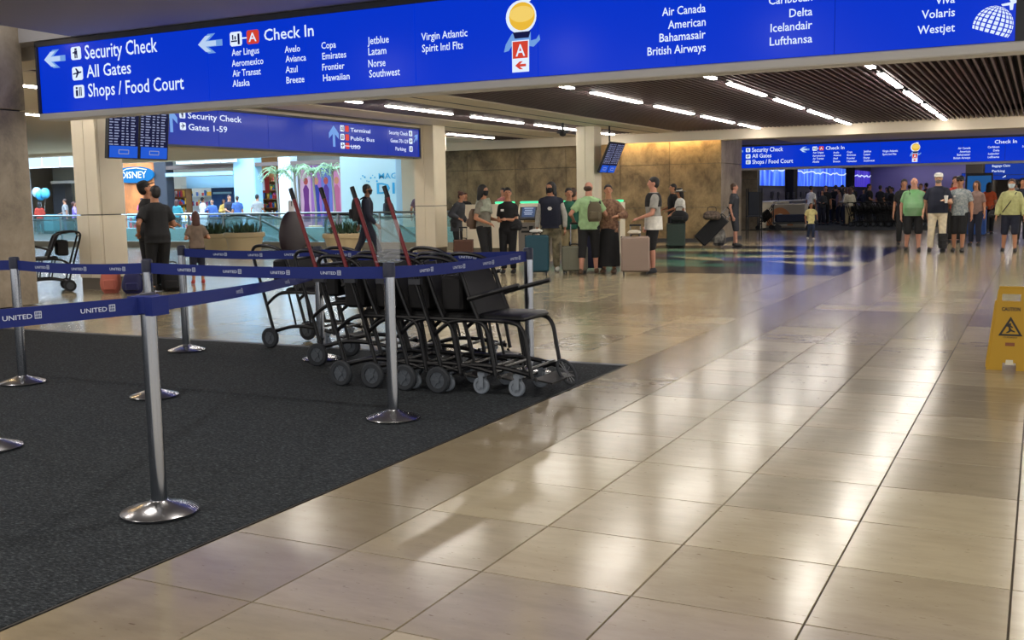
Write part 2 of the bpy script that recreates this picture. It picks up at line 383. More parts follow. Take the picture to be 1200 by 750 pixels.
# ---- lamps (linear fixtures running away from the camera)
lampn = 0
def lamp(x, y0, y1, label, z=3.29):
    t = thing('ceiling_light', label, 'light', (x, (y0+y1)/2, z), 0, 'linear ceiling lights')
    L = (y1-y0)/2
    MB().box(-.065, .065, -L-.03, L+.03, .012, .10).build('housing', m_dark, t, False)
    MB().chbox(-.05, .05, -L, L, -.012, .014, .006).build('diffuser', m_lamp, t, False)
segs = [(14.3,16.9),(17.8,20.35),(21.3,23.9),(24.7,27.5),(28.2,30.3)]
ordn = ['nearest', 'second', 'third', 'fourth', 'farthest']
for rx, nm in ((-2.36,'rightmost row'), (-4.80,'second row from the right'), (-7.30,'third row from the right'), (-11.70,'narrow left bay')):
    for k, (a, b_) in enumerate(segs):
        if rx == -11.7 and k == 4: b_ = 30.2
        lamp(rx, a, b_, 'white linear ceiling light, %s of the %s' % (ordn[k], nm))
for rx in (.15, 2.7):
    for k, (a, b_) in enumerate(segs): lamp(rx, a, b_, 'white linear ceiling light beyond the right edge')
for rx in (-2.36, -4.8, -7.3, .15): lamp(rx, 10.6, 13.3, 'added white linear fill light hidden behind the large sign')
for k, (a, b_) in enumerate(((15.5,18.0),(19.0,21.5),(22.5,25.0),(26.4,29.2))):
    lamp(-15.3, a, b_, 'white linear ceiling light behind the cream pillars, %s of its row' % ordn[k])
for x_, y_ in ((-14.2, 9.8), (-9.4, 9.9), (-16.8, 10.2)): lamp(x_, y_, y_+2.4, 'added white linear fill light hidden behind the large sign')  # extra lamps added out of view to brighten the cream pillars
lamp(-9.9, 34.6, 37.0, 'added white linear fill light just before the distant directory sign')  # added so the distant stone column is not left dark
lamp(-18.5, 14.2, 16.6, 'white linear ceiling light left of the first cream pillar')
lamp(-11.7, 11.2, 14.0, 'white linear ceiling light of the narrow bay, hidden behind the large sign')
for y in (44, 51, 59, 68):
    for x in (-9, -5.5): lamp(x, y, y+2.2, 'white linear light over the distant check-in queue', 3.68)  # lamps added to brighten the distant hall
for y in (44, 50, 57, 65, 74): 
    lamp(-1.2, y, y+2.5, 'white linear light far down the right-hand concourse', 3.68); lamp(1.8, y, y+2.5, 'white linear light far down the right-hand concourse', 3.68)
def fill_downlight(x, y, z, watts=None):  # invented fixtures, added to brighten the near floor
    t = thing('fill_downlight', 'added round fill light set into the grey near ceiling', 'light', (x, y, z), 0, 'added fill lights in the near ceiling')
    MB().lathe((0,0,0), [(.10,-.004),(.115,-.012),(.12,0),(.12,.004)], 20).build('trim_ring', m_dark, t)
    l = bpy.data.lights.new('bulb', 'AREA'); l.shape = 'DISK'; l.size = .17; l.energy = watts or DOWN; l.color = (1, .93, .84)
    lo = bpy.data.objects.new('bulb', l); COL.objects.link(lo); lo.parent = t; lo.location = (0, 0, -.016)
for x in (-9.0, -6.0, -3.0, 0.0, 3.0):
    for y in (-2.0, 1.4, 4.8): fill_downlight(x, y, 3.496)

# ---- stone column at the left
sc = struct('wall_left', MB().box(-14.0, -11.62, 8.62, 9.25, 0, 3.9), m_dark, 'grey-brown marble column at the left edge')
for z0, z1 in ((.0, .16), (.17, 2.62), (2.635, 3.9)):
    MB().chbox(-14.0, -11.55, 8.55, 8.62, z0+.003, z1, .006).build('stone_panel', M_STONE2, sc, False)
    MB().chbox(-11.62, -11.55, 8.625, 9.28, z0+.003, z1, .006).build('stone_panel', M_STONE2, sc, False)
t = thing('cove_light', 'warm cove light above the marble column at the left edge', 'light', (-12.6, 8.40, 3.56))
MB().box(-1.2, 1.0, -.03, .03, 0, .04).build('housing', m_dark, t, False)
MB().box(-1.2, 1.0, -.028, .028, -.012, 0).build('diffuser', mat('cove_emitter', (255, 214, 150), .5, emit=70), t, False)

# ---- back stone wall with panels
bw = struct('wall_back', MB().box(-19, -8.62, 30.97, 33.3, 0, 3.3), m_dark, 'brown marble wall behind the kiosks')
xs = [-19, -17.2, -15.4, -13.6, -11.75, -10.15, -8.55]
for k in range(6):
    for z0, z1 in ((.12, 1.05), (1.06, 2.36), (2.37, 3.28)):
        MB().chbox(xs[k]+.006, xs[k+1]-.006, 30.9, 30.97, z0, z1, .006).build('stone_panel', M_STONE, bw, False)
for k in range(1):
    y0 = 30.91
    for z0, z1 in ((.12, 1.05), (1.06, 2.36), (2.37, 3.28)):
        MB().chbox(-8.62, -8.55, y0+.006, y0+2.38, z0, z1, .006).build('stone_panel', M_STONE2, bw, False)
MB().box(-19, -8.54, 30.88, 30.9, 0, .12).box(-8.55, -8.53, 30.9, 33.3, 0, .12).build('plinth', m_dark, bw, False)
t = thing('cove_light', 'warm cove light washing the marble wall beside the second flight screen', 'light', (-10.3, 30.72, 3.22))
MB().box(-1.75, 1.6, -.04, .04, 0, .05).build('housing', m_dark, t, False)
MB().box(-1.75, 1.6, -.035, .035, -.012, 0).build('diffuser', mat('cove_emitter2', (255, 214, 150), .5, emit=60), t, False)
struct('trim_12', MB().box(-19, -8.55, 30.52, 30.60, 3.03, 3.3).box(-8.55, 7, 30.52, 31.2, 3.03, 3.3), m_ceil, 'beige dropped cross beam before the marble wall')
hc = struct('wall_left', MB().box(-10.75, -10.2, 42.03, 42.6, 0, 3.7), m_dark, 'grey stone column under the left end of the distant sign')
MB().chbox(-10.8, -10.15, 41.97, 42.03, 0, 2.0, .005).build('stone_panel', M_STONE2, hc, False); MB().chbox(-10.8, -10.15, 41.97, 42.03, 2.01, 3.7, .005).build('stone_panel', M_STONE2, hc, False)
struct('wall_left', MB().box(-19.8, -19, 30.9, 31.2, 0, 3.3), m_cream, 'pale wall left of the marble wall')

# ---- cream clad pillars
def pillar(n, x0, x1, y0, y1, top):
    p = thing('pillar', None, None, (x0, y0, 0)); p['kind'] = 'structure'; p['label'] = n
    w = x1-x0; d = y1-y0
    MB().box(.05, w-.05, .05, d-.05, 0, top).build('core', m_dark, p, False)
    MB().box(.02, w-.02, .02, d-.02, 0, .2).build('plinth', mat('plinth_brown', (104, 94, 78), .4), p, False)
    for z0, z1 in ((.2, 1.26), (1.275, top)):
        for k in range(2):
            a = w*k/2; MB().chbox(a+.004, a+w/2-.004, 0, .05, z0, z1, .004).build('cladding_panel', m_cream, p, False)
        for k in range(1):
            a = .05; MB().chbox(w-.05, w, a+.004, d-.004, z0, z1, .004).build('cladding_panel', m_cream, p, False)
            MB().chbox(0, .05, a+.004, d-.004, z0, z1, .004).build('cladding_panel', m_cream, p, False)
pillar('cream clad pillar nearest the camera, behind the parked black chair', -14.68, -14.12, 12.66, 13.22, 3.3)
pillar('cream clad pillar at the right end of the blue gate sign', -14.42, -13.82, 23.1, 23.7, 3.3)
pillar('pale pillar beside the second hanging flight screen', -11.22, -10.70, 26.2, 26.72, 3.3)

# ---- beam / soffit along the atrium side
struct('trim_3', MB().box(-14.6, -14.2, 13.23, 23.1, 2.46, 3.3), m_ceil, 'beige beam carrying the gate sign')
struct('trim_4', MB().box(-28.4, -15.6, 26.3, 26.8, 2.86, 3.3).box(-46, -28.4, 26.3, 26.8, 3.2, 3.6).box(-50, -21, 26.3, 26.8, 3.3, 7.1), m_ceil, 'beige soffit in front of the atrium')
struct('ceiling', MB().box(-46, -40, 9.5, 26.3, 3.3, 3.5), m_ceil, 'beige ceiling at the far left')

# ---- check-in hall shell
struct('wall_left', MB().box(-11.6, -11.4, 33.3, 82, 0, 3.7), mat('hall_wall', (80, 78, 96), .6), 'side wall of the distant check-in hall')
struct('wall_back', MB().box(-11.6, -3.2, 82, 82.3, 0, 3.7), mat('lilac_wall', (200, 192, 220), .7), 'lilac end wall of the check-in hall')
struct('wall_right', MB().box(-3.6, -2.8, 60, 82, 0, 3.7), mat('far_wall', (120, 112, 104), .7), 'cream wall end beside the far concourse')
struct('wall_right', MB().box(1.8, 2.0, 54, 112, 0, 3.7), mat('far_wall', (120, 112, 104), .7), 'added unseen wall shielding the far concourse')  # added out of view to keep outside light off the end wall
struct('wall_back', MB().box(-9, 2.0, 112, 112.3, 0, 3.7), mat('far_wall', (120, 112, 104), .7), 'pale end wall of the far concourse')

t = thing('cove_light', 'violet wall wash light above the lilac end wall of the check-in hall', 'light', (-6.6, 80.6, 3.6))  # invented lamp, added to give the end wall its violet light
MB().box(-3,3,-.1,.1,0,.08).build('housing', m_dark, t, False); MB().box(-3,3,-.09,.09,-.02,0).build('diffuser', mat('violet_emitter', (206, 200, 255), .5, emit=9), t, False)
# ---- atrium shell
struct('wall_back', MB().box(-62, -25, 40.2, 40.6, 3.9, 7).box(-62, -50.5, 39.4, 40.6, 0, 7).box(-62, -43, 39.2, 39.4, 3.5, 3.95), mat('atrium_white', (214, 226, 232), .5), 'white upper wall above the shop fronts')
struct('wall_left', MB().box(-62.3, -62, 9, 62, 0, 7), m_white, 'far left atrium wall')
struct('wall_back', MB().box(-62, -20, 60, 60.3, 0, 7), m_white, 'far atrium wall')
struct('wall_right', MB().box(-21.2, -21, 33.25, 60, 0, 7), m_white, 'right atrium wall')
def window(n, x0, x1, y, z0, z1, k):
    w = thing('window_%d' % n, None, None, (0, 0, 0)); w['kind'] = 'structure'; w['label'] = 'bright clerestory window above the shops'
    for i in range(k):
        a = x0+(x1-x0)*i/k; b_ = x0+(x1-x0)*(i+1)/k
        MB().box(a+.05, b_-.05, y, y+.03, z0+.05, z1-.05).build('pane', mat('daylight_pane', (214, 230, 242), .3, emit=.9), w, False)
    fm = MB().box(x0, x1, y-.03, y+.03, z0, z0+.05).box(x0, x1, y-.03, y+.03, z1-.05, z1)
    for i in range(k+1):
        a = x0+(x1-x0)*i/k; fm.box(a-.04, a+.04, y-.03, y+.03, z0, z1)
    fm.build('window_frame', m_white, w, False)
window(1, -37.6, -33.9, 38.6, 3.35, 3.95, 4)
window(2, -48.9, -44.8, 39.0, 3.45, 4.1, 3)
# skylight
w = thing('window_3', None, None, (0, 0, 0)); w['kind'] = 'structure'; w['label'] = 'skylight over the atrium'
for i in range(4):
    MB().box(-52+i*7.5, -52+i*7.5+6, 29, 37.5, 6.93, 6.97).build('pane', mat('skylight_pane', (196, 224, 255), .3, emit=SKYL), w, False)
MB().box(-53, -22, 28.8, 29, 6.9, 7).box(-53, -22, 37.5, 37.7, 6.9, 7).build('window_frame', m_white, w, False)

# ================================================================== SIGNS
TXT = [("Security Check",-10.452,-9.266,3.195,0.171),("All Gates",-10.444,-9.705,2.976,0.152),("Shops / Food Court",-10.435,-8.887,2.744,0.162),("Check In",-7.685,-7.013,3.188,0.128),
("Aer Lingus",-8.153,-7.764,3.062,0.075),("Aeromexico",-8.160,-7.711,2.944,0.075),("Air Transat",-8.155,-7.753,2.834,0.075),("Alaska",-8.162,-7.916,2.723,0.075),
("Avelo",-7.410,-7.202,3.040,0.072),("Avianca",-7.404,-7.127,2.938,0.072),("Azul",-7.410,-7.247,2.825,0.072),("Breeze",-7.404,-7.161,2.712,0.073),
("Copa",-6.918,-6.729,3.043,0.071),("Emirates",-6.912,-6.602,2.932,0.071),("Frontier",-6.918,-6.629,2.817,0.071),("Hawaiian",-6.912,-6.568,2.704,0.072),
("Jetblue",-6.327,-6.063,3.042,0.077),("Latam",-6.321,-6.098,2.931,0.078),("Norse",-6.326,-6.113,2.809,0.079),("Southwest",-6.319,-5.939,2.704,0.079),
("Virgin Atlantic",-5.672,-5.138,3.029,0.075),("Spirit Intl Flts",-5.666,-5.190,2.913,0.076),
("Air Canada",-3.125,-2.722,3.038,0.075),("American",-3.069,-2.721,2.920,0.075),("Bahamasair",-3.150,-2.721,2.811,0.076),("British Airways",-3.264,-2.720,2.699,0.076),
("Caribbean",-2.164,-1.796,3.046,0.072),("Delta",-1.987,-1.794,2.925,0.071),("Icelandair",-2.146,-1.793,2.814,0.072),("Lufthansa",-2.152,-1.791,2.700,0.072),
("Sun Country",-1.08,-0.675,3.035,0.070),("Viva",-0.824,-0.677,2.921,0.067),("Volaris",-0.924,-0.674,2.816,0.068),("Westjet",-0.953,-0.671,2.696,0.068),("Check In",-1.95,-1.25,3.19,0.128)]
def arrow_left(x0, x1, z0, z1, y, m, parent):
    w = x1-x0; h = z1-z0; zc = (z0+z1)/2
    flat([(x0,zc),(x0+w*.42,z1),(x0+w*.72,z1),(x0+w*.42,zc+h*.16),(x1,zc+h*.16),(x1,zc-h*.16),(x0+w*.42,zc-h*.16),(x0+w*.72,z0),(x0+w*.42,z0)], y, m, 'arrow', parent)
def pictogram(x0, x1, z0, z1, y, kind, parent, bg=None):
    w = x1-x0; h = z1-z0; b = min(w, h)*.12
    p = flat([(x0+b,z0),(x1-b,z0),(x1,z0+b),(x1,z1-b),(x1-b,z1),(x0+b,z1),(x0,z1-b),(x0,z0+b)], y, bg or m_text, 'pictogram', parent)
    mb = MB(); yy = y-.003
    def r(a, b_, c_, d): mb.box(x0+a*w, x0+b_*w, yy, yy+.003, z0+c_*h, z0+d*h)
    if kind == 'guard': r(.4,.6,.72,.88); r(.36,.64,.4,.7); r(.2,.36,.5,.6); r(.36,.47,.12,.4); r(.54,.64,.12,.4)
    elif kind == 'plane':
        mb.add([(x0+u*w, yy, z0+v*h) for u, v in ((.1,.42),(.85,.52),(.92,.6),(.85,.64),(.1,.52))], [(0,1,2,3,4)]); mb.add([(x0+u*w, yy, z0+v*h) for u, v in ((.3,.2),(.45,.2),(.68,.55),(.68,.62),(.45,.88),(.32,.88),(.48,.55))], [(0,1,2,3,4,5,6)])
    elif kind == 'info': r(.22,.42,.15,.62); r(.24,.4,.7,.86); r(.55,.62,.15,.85); r(.7,.77,.15,.85)
    elif kind == 'desk': r(.1,.6,.3,.4); r(.2,.3,.45,.8); r(.4,.5,.45,.7); r(.66,.82,.1,.85)
    mb.build('symbol', m_navy, p, False)
    return p
def big_sign(name, label, dx, yy):
    s = thing(name, label, 'sign', (dx-5.6, yy, 2.6)); ox, oz = 5.6, -2.6
    X = lambda x: x+ox
    edges = [-11.27+1.38*k for k in range(9)]
    Y = -.002
    fr = MB().box(X(-11.30), X(-.20), .03, .26, -.02, .84)
    fr.box(X(-11.30), X(-.20), -.03, .03, .80, .86).box(X(-11.30), X(-11.27), -.03, .03, -.02, .82).box(X(-.23), X(-.16), -.03, .03, -.02, .82)
    fr.build('frame', m_dark, s, False)
    MB().chbox(X(-11.30), X(1.6), -.03, .24, -.10, -.02, .01).build('bottom_rail', mat('rail_grey', (216, 214, 210), .45), s, False)
    for k in range(8):
        MB().box(X(edges[k])+.004, X(min(edges[k+1], -.23))-.004, 0, .03, -.01, .80).build('display_panel', m_blue, s, False)
    for t_, a, b_, z, cap in TXT: letters('lettering', t_, X(a), X(b_), z+oz, cap, Y-.002, m_text, s)
    for a in ((-11.165,-10.795,3.127,3.348), (-8.64,-8.285,3.114,3.33)):
        arrow_left(X(a[0]), X(a[1]), a[2]+oz, a[3]+oz, -.004, m_lblue, s)
        arrow_left(X(a[0]), X(a[1])-.09, a[2]+oz+.02, a[3]+oz-.02, -.006, mat('arrow_pale', (190, 215, 250), .4, emit=.9), s)
    pictogram(X(-10.69), X(-10.52), .60, .755, -.004, 'guard', s); pictogram(X(-10.69), X(-10.51), .355, .515, -.004, 'plane', s); pictogram(X(-10.685), X(-10.505), .14, .295, -.004, 'info', s)
    pictogram(X(-8.17), X(-8.0), .565, .72, -.004, 'desk', s)
    for xa in (-7.93, -.60):
        p = pictogram(X(xa), X(xa+.17), .57, .72, -.004, 'none', s, m_red); letters('letter', 'A' if xa < -5 else 'B', X(xa)+.03, X(xa)+.14, .595, .10, -.008, m_text, s)
    MB().box(X(-8.0), X(-7.93), -.006, -.003, .635, .65).build('link_line', m_text, s, False)
    pictogram(X(-.86), X(-.69), .57, .72, -.004, 'desk', s)
    # helmeted space figure holding a board
    cx = X(-4.545)
    flat(circ(cx, .56, .163, 24, .158), -.004, m_text, 'helmet_rim', s); flat(circ(cx+.06, .715, .05, 12, .025), -.003, m_text, 'helmet_light', s)
    flat(circ(cx+.012, .565, .138, 24, .132), -.009, m_gold, 'visor', s)
    flat(circ(cx+.012, .585, .13, 24, .075), -.0135, mat('visor_pale', (250, 214, 110), .4, emit=.9), 'visor_glint', s)
    flat([(cx-.10,.41),(cx+.10,.41),(cx+.10,.33),(cx+.16,.34),(cx+.19,.38),(cx+.20,.33),(cx+.13,.27),(cx+.08,.28),(cx+.08,.10),(cx-.10,.10),(cx-.10,.3),(cx-.14,.25),(cx-.19,.24),(cx-.17,.31)], -.004, m_lblue, 'suit', s)
    flat([(cx-.09,.42),(cx+.10,.42),(cx+.08,.36),(cx-.07,.36)], -.006, m_navy, 'collar', s)
    flat([(cx-.10,.04),(cx+.08,.04),(cx+.085,.34),(cx-.10,.34)], -.010, m_text, 'board', s)
    flat([(cx-.09,.17),(cx+.07,.17),(cx+.075,.33),(cx-.09,.33)], -.014, m_red, 'board_square', s)
    letters('letter', 'A', cx-.055, cx+.045, .19, .115, -.019, m_text, s)
    arrow_left(cx-.065, cx+.05, .065, .14, -.015, m_red, s)
    # globe emblem with a small aeroplane
    gx, gz, R = X(-.40), .115, .155
    gm = MB()
    for a in range(-5, 6):
        for b_ in range(-1, 7):
            lo, hi, l2, h2 = math.radians(a*17+2), math.radians(a*17+14), math.radians(b_*13-8), math.radians(b_*13+2)
            if abs(a) > 4: continue
            q = []
            for u, v in ((lo, l2), (hi, l2), (hi, h2), (lo, h2)):
                x_ = R*math.sin(u)*math.cos(v); z_ = R*math.sin(v); c_, s_ = math.cos(-.35), math.sin(-.35)
                q.append((gx+x_*c_-z_*s_, -.004, gz+x_*s_+z_*c_))
            if min(p[2] for p in q) > .003: gm.add(q, [(0,1,2,3)])
    gm.build('globe_emblem', m_text, s, False)
    flat([(gx+.06,.275),(gx+.13,.285),(gx+.10,.33),(gx+.12,.335),(gx+.165,.295),(gx+.20,.305),(gx+.19,.285),(gx+.15,.27),(gx+.145,.225),(gx+.125,.225),(gx+.12,.262),(gx+.07,.26)], -.004, m_text, 'plane_emblem', s)
    return s
big_sign('directory_sign', 'huge blue overhead screen sign across the foreground with airline names', 0, 9.3)
big_sign('directory_sign', 'distant blue overhead screen sign above the check-in hall crowd', .42, 40.6).location.z = 2.44
struct('trim_5', MB().box(-.16, 7, 9.28, 9.56, 2.6, 3.5), m_dark)
struct('trim_6', MB().box(-11.3, -.16, 9.32, 9.56, 3.44, 3.5), m_dark)
struct('trim_7', MB().box(-10.9, 8, 40.65, 40.95, 3.4, 3.75), m_ceil)

# gate sign between the pillars, faces +X
gs = thing('gate_sign', 'blue overhead sign between the cream pillars pointing to gates and terminal', 'sign', (-14.0, 14.05, 2.50), 0)
gs.rotation_euler = (0, 0, PI/2); gs.scale = (1.05, 1.0, 1.05)     # local +X runs along world +Y, local -Y faces world +X
fr = MB().box(0, 8.25, .03, .2, -.02, .66); fr.box(-.03, 0, -.03, .2, -.04, .68).box(8.25, 8.28, -.03, .2, -.04, .68).box(0, 8.25, -.03, .03, -.04, -.005).box(0, 8.25, -.03, .03, .645, .68); fr.build('frame', m_dark, gs, False)
for k in range(6): MB().box(1.375*k+.004, 1.375*(k+1)-.004, 0, .03, 0, .64).build('display_panel', mat('screen_blue2', (6, 46, 168), .2, emit=.8*SCREEN), gs, False)
for t_, a, b_, z, cap in (("Security Check",.62,2.0,.46,.11),("Gates 1-59",.62,1.6,.26,.11),("Terminal",5.45,6.2,.46,.085),("Public Bus",5.45,6.35,.28,.085),("USO",5.45,5.8,.10,.085),
                          ("Security Check",6.95,7.75,.48,.085),("Gates 70-129",7.0,7.75,.30,.085),("Parking",7.2,7.65,.12,.085)):
    letters('lettering', t_, a, b_, z, cap, -.004, m_text, gs)
def arrow_up(x, z0, z1, w, rot, parent):
    h = z1-z0; P = [(-.07*w,-.5),( .07*w,-.5),(.07*w,.1),(.3*w,-.12),(.3*w,.14),(0,.5),(-.3*w,.14),(-.3*w,-.12),(-.07*w,.1)]
    c_, s_ = math.cos(rot), math.sin(rot)
    flat([(x+(a*h)*c_-(b_*h)*s_, (z0+z1)/2+(a*h)*s_+(b_*h)*c_) for a, b_ in P], -.004, m_lblue, 'arrow', parent)
arrow_up(.22, .2, .6, 1.2, 0, gs); arrow_up(4.85, .12, .56, 1.3, 0, gs); arrow_up(8.09, .30, .56, .9, -.75, gs)
for a, z, k in ((.42,.45,'guard'),(.42,.25,'plane'),(5.08,.45,'desk'),(5.08,.27,'info'),(5.08,.09,'plane'),(7.8,.47,'guard'),(7.8,.29,'plane'),(7.8,.11,'info')):
    pictogram(a, a+.14, z, z+.13, -.004, k, gs)
for z in (.45,.27,.09): pictogram(5.26, 5.39, z, z+.13, -.004, 'none', gs, m_red)
MB().box(5.2, 5.8, -.006, -.003, .145, .158).build('strike_line', m_text, gs, False)

# small far concourse signs
def small_sign(x0, x1, y, z0, z1, label, texts):
    s = thing('concourse_sign', label, 'sign', (x0, y, z0))
    MB().box(0, x1-x0, .01, .12, 0, z1-z0).box(.3, .36, .04, .08, z1-z0, 3.72-z0).box(x1-x0-.36, x1-x0-.3, .04, .08, z1-z0, 3.72-z0).build('frame', m_dark, s, False)
    MB().box(.02, x1-x0-.02, 0, .012, .02, z1-z0-.02).build('display_panel', mat('screen_blue3', (30, 70, 190), .3, emit=.6), s, False)
    for t_, a, b_, z, c in texts: letters('lettering', t_, a, b_, z, c, -.003, m_text, s)
small_sign(-2.25, 1.6, 50, 2.05, 2.66, 'small hanging blue sign over the far concourse, nearest of the three', [("Baggage Claim",.3,1.0,.36,.1),("Parking",.3,.8,.14,.1)])
small_sign(-1.6, 2.2, 57, 1.95, 2.5, 'second small blue sign hanging over the far concourse', [("Ground Transportation",.4,1.9,.28,.1)])
small_sign(-4.3, 2.6, 68, 2.0, 2.45, 'lowest and longest blue sign at the end of the far concourse', [("Gates",.6,1.4,.14,.14),("A  B  1  2",2.2,4.6,.14,.14)])

# flight information screens
def flight_screen(loc, rz, tilt, w, h, label, pole_top, group=None):
    s = thing('flight_screen', label, 'screen', loc, rz)
    ct, st = math.cos(tilt), math.sin(tilt)
    for k in range(2):
        mb = MB(); x0 = -w/2+k*w/2+.005; x1 = x0+w/2-.01
        # local: panel faces -Y, top leans towards -Y
        ax = Vector((1,0,0)); az = Vector((0, -st, ct)); ay = Vector((0, ct, st)); cx = (x0+x1)/2
        mb.obox(Vector((cx,0,0))+ay*.03, ax*((x1-x0)/2), ay*.03, az*(h/2)); body = mb.build('monitor', m_black, s, False)
        MB().obox(Vector((cx,0,0))-ay*.002, ax*((x1-x0)/2-.02), ay*.003, az*(h/2-.02)).build('display', mat('screen_dark_blue', (14, 22, 70), .15, emit=.5), body, False)
        MB().obox(Vector((cx,0,0))-ay*.006-az*(h*.36), ax*((x1-x0)/2-.03), ay*.003, az*(h*.115)).build('banner', mat('screen_mid_blue', (30, 90, 215), .2, emit=.8), body, False)
        tb = MB()
        for r in range(13):
            z = h/2-.06-r*.043
            for c0, c1 in ((.03,.16),(.19,.38),(.42,.52),(.57,.66),(.72,.9)):
                W_ = x1-x0; a = x0+W_*c0; b_ = a+W_*(c1-c0)*random.uniform(.55, 1)
                tb.obox(Vector(((a+b_)/2,0,0))-ay*.006+az*z, ax*((b_-a)/2), ay*.002, az*.009)
        tb.build('flight_rows', mat('screen_pale', (150, 160, 200), .3, emit=.7), body, False)
        rr = MB()
        for sx, sz, hw, hh in ((0,.03,.10,.006),(0,-.03,.10,.006),(-.1,0,.006,.03),(.1,0,.006,.03)):
            rr.obox(Vector((cx+sx,0,0))-ay*.010+az*(sz-h*.36), ax*hw, ay*.002, az*hh)
        rr.build('banner_outline', mat('screen_pale', (0,0,0)), body, False)
    MB().cone((0,.08,.1), .025, (0,.08,pole_top-loc[2]), .025, 8).box(-.2,.2,.05,.09,.05,.16).build('mounting_pole', m_black, s)
flight_screen((-13.0, 12.55, 2.55), PI/2, .12, 1.28, .8, 'double flight information screen hanging in front of the nearest cream pillar', 3.35)
flight_screen((-10.3, 26.5, 2.45), PI/2, .42, 1.1, .86, 'double flight information screen tilted beside the pale far pillar', 3.35)
# ceiling camera
t = thing('security_camera', 'small dark camera hanging from the ceiling beam left of the middle', 'camera', (-10.9, 24.6, 3.02))
MB().cone((0,0,.08), .03, (0,0,.28), .03, 8).build('stem', m_dark, t)
MB().lathe((0,0,0), [(.02,-.06),(.07,-.04),(.09,.02),(.09,.08),(.04,.12)], 16).build('dome', m_black, t)
MB().box(-.14,.14,-.05,.05,.02,.1).build('housing', m_dark, t)

# ================================================================== QUEUE BARRIERS
def post_mesh():
    t = thing('stanchion', 'x', 'stanchion', (0,0,0), 0, 'queue barrier stanchions')
    MB().lathe((0,0,0), [(.150,.008),(.174,.009),(.176,.014),(.172,.018),(.10,.042),(.045,.060),(.040,.066),(.03,.068)], 40).build('base', m_steel, t)
    MB().lathe((0,0,0), [(.036,.05),(.036,.93)], 28).build('pole', mat('polished_steel', (176, 180, 188), .16, 1), t)
    MB().lathe((0,0,0), [(.040,.93),(.040,1.012),(.036,1.02),(.030,1.024)], 28).build('belt_head', mat('head_navy', (22, 28, 52), .5), t)
    MB().lathe((0,0,0), [(.168,.002),(.170,.008)], 40).build('rubber_ring', m_rubber, t)
    return t
P = {'a': (-3.59, 3.46), 'b': (-3.73, 5.64), 'c': (-3.66, 7.55), 'd': (-5.76, 7.57), 'e': (-5.83, 5.63), 'f': (-7.37, 7.56), 'g': (-7.31, 5.67), 'h': (-5.50, 4.02), 'i': (-3.86, 1.86), 'j': (-9.6, 5.7)}
LBL = {'a': 'steel queue post nearest the camera with its blue belt wrapped around the head', 'b': 'steel queue post in front of the parked chairs with a clear sign holder on top',
 'c': 'steel queue post behind the right end of the parked chairs', 'd': 'steel queue post behind the left end of the parked chairs', 'e': 'steel queue post partly hidden behind the nearest post',
 'f': 'steel queue post in front of the child, at the back row', 'g': 'steel queue post near the left edge in front of the marble column', 'h': 'steel queue post at the left edge showing only its base',
 'i': 'steel queue post outside the frame at the lower left', 'j': 'steel queue post outside the frame at the left'}
proto = post_mesh(); firstp = True
for k, (x, y) in P.items():
    o = proto if firstp else dup(proto); firstp = False
    o.location = (x, y, .006); o['label'] = LBL[k]
# head sleeve of the nearest post
def belt(a, b_, label, za=.965, zb=.965, sag=.02, w=.078, marks=True, off=.42, twist=0, start=.2):
    pa = Vector((P[a][0], P[a][1], za)); pb = Vector((P[b_][0], P[b_][1], zb)); d = pb-pa; L = d.length; u = d.normalized()
    nrm = Vector((u.y, -u.x, 0)); 
    if nrm.dot(Vector((-pa.x, -pa.y, 0))) < 0: nrm = -nrm
    t = thing('barrier_belt', label, 'belt', tuple((pa+pb)/2*1.0), 0, 'blue queue belts')
    c0 = (pa+pb)/2; mb = MB(); n = 20; R = []
    for i in range(n+1):
        s_ = .04/L+(1-.08/L)*i/n; p = pa+d*s_-c0; p.z -= sag*4*s_*(1-s_)
        th = twist*s_; ax = Vector((0,0,1))*math.cos(th)+nrm*math.sin(th); nn = nrm*math.cos(th)-Vector((0,0,1))*math.sin(th)
        R.append([p+ax*w/2+nn*.0012, p-ax*w/2+nn*.0012, p-ax*w/2-nn*.0012, p+ax*w/2-nn*.0012])
    mb.rings(R); mb.build('webbing', m_belt, t, False)
    if marks:
        lm = MB(); s0 = start
        rightward = nrm.cross(Vector((0,0,1))); sg = 1
        # reading direction as seen from the camera side
        rd = Vector((0,0,1)).cross(nrm)
        if rd.dot(u) < 0: sg = -1
        tv, tf = text_mesh('UNITED', 0, .125, .020)
        while s0 < L-.25:
            base = s0 if sg > 0 else s0+.16
            s_ = (s0+.08)/L
            if True:
                th = twist*s_; zz = -sag*4*s_*(1-s_)
                ax = Vector((0,0,1))*math.cos(th)+nrm*math.sin(th); nn = nrm*math.cos(th)-Vector((0,0,1))*math.sin(th)
                org = pa+u*base-c0+ax*(-.010)+nn*.0028+Vector((0,0,zz))
                lm.add([org+u*sg*q[0]+ax*q[1] for q in tv], tf)
                # square emblem with globe lines
                for a0, a1, b0, b1 in ((.135,.165,-.003,.000),(.135,.165,.024,.027),(.135,.138,-.003,.027),(.162,.165,-.003,.027),(.149,.151,0,.024),(.138,.162,.011,.013),(.142,.144,0,.024),(.156,.158,0,.024)):
                    lm.add([org+u*sg*p_+ax*q_ for p_, q_ in ((a0,b0),(a1,b0),(a1,b1),(a0,b1))], [(0,1,2,3)])
            s0 += off
        if lm.v: lm.build('lettering', m_belttext, t, False)
    return t
belt('j', 'g', 'blue queue belt running left from the post by the marble column')
belt('g', 'e', 'blue queue belt from the marble column side to the post behind the nearest one', start=.25)
belt('e', 'b', 'long blue queue belt passing in front of the parked black chairs', sag=.015, start=.3)
belt('b', 'c', 'blue queue belt running back across the parked chairs to the right-hand post', start=.35)
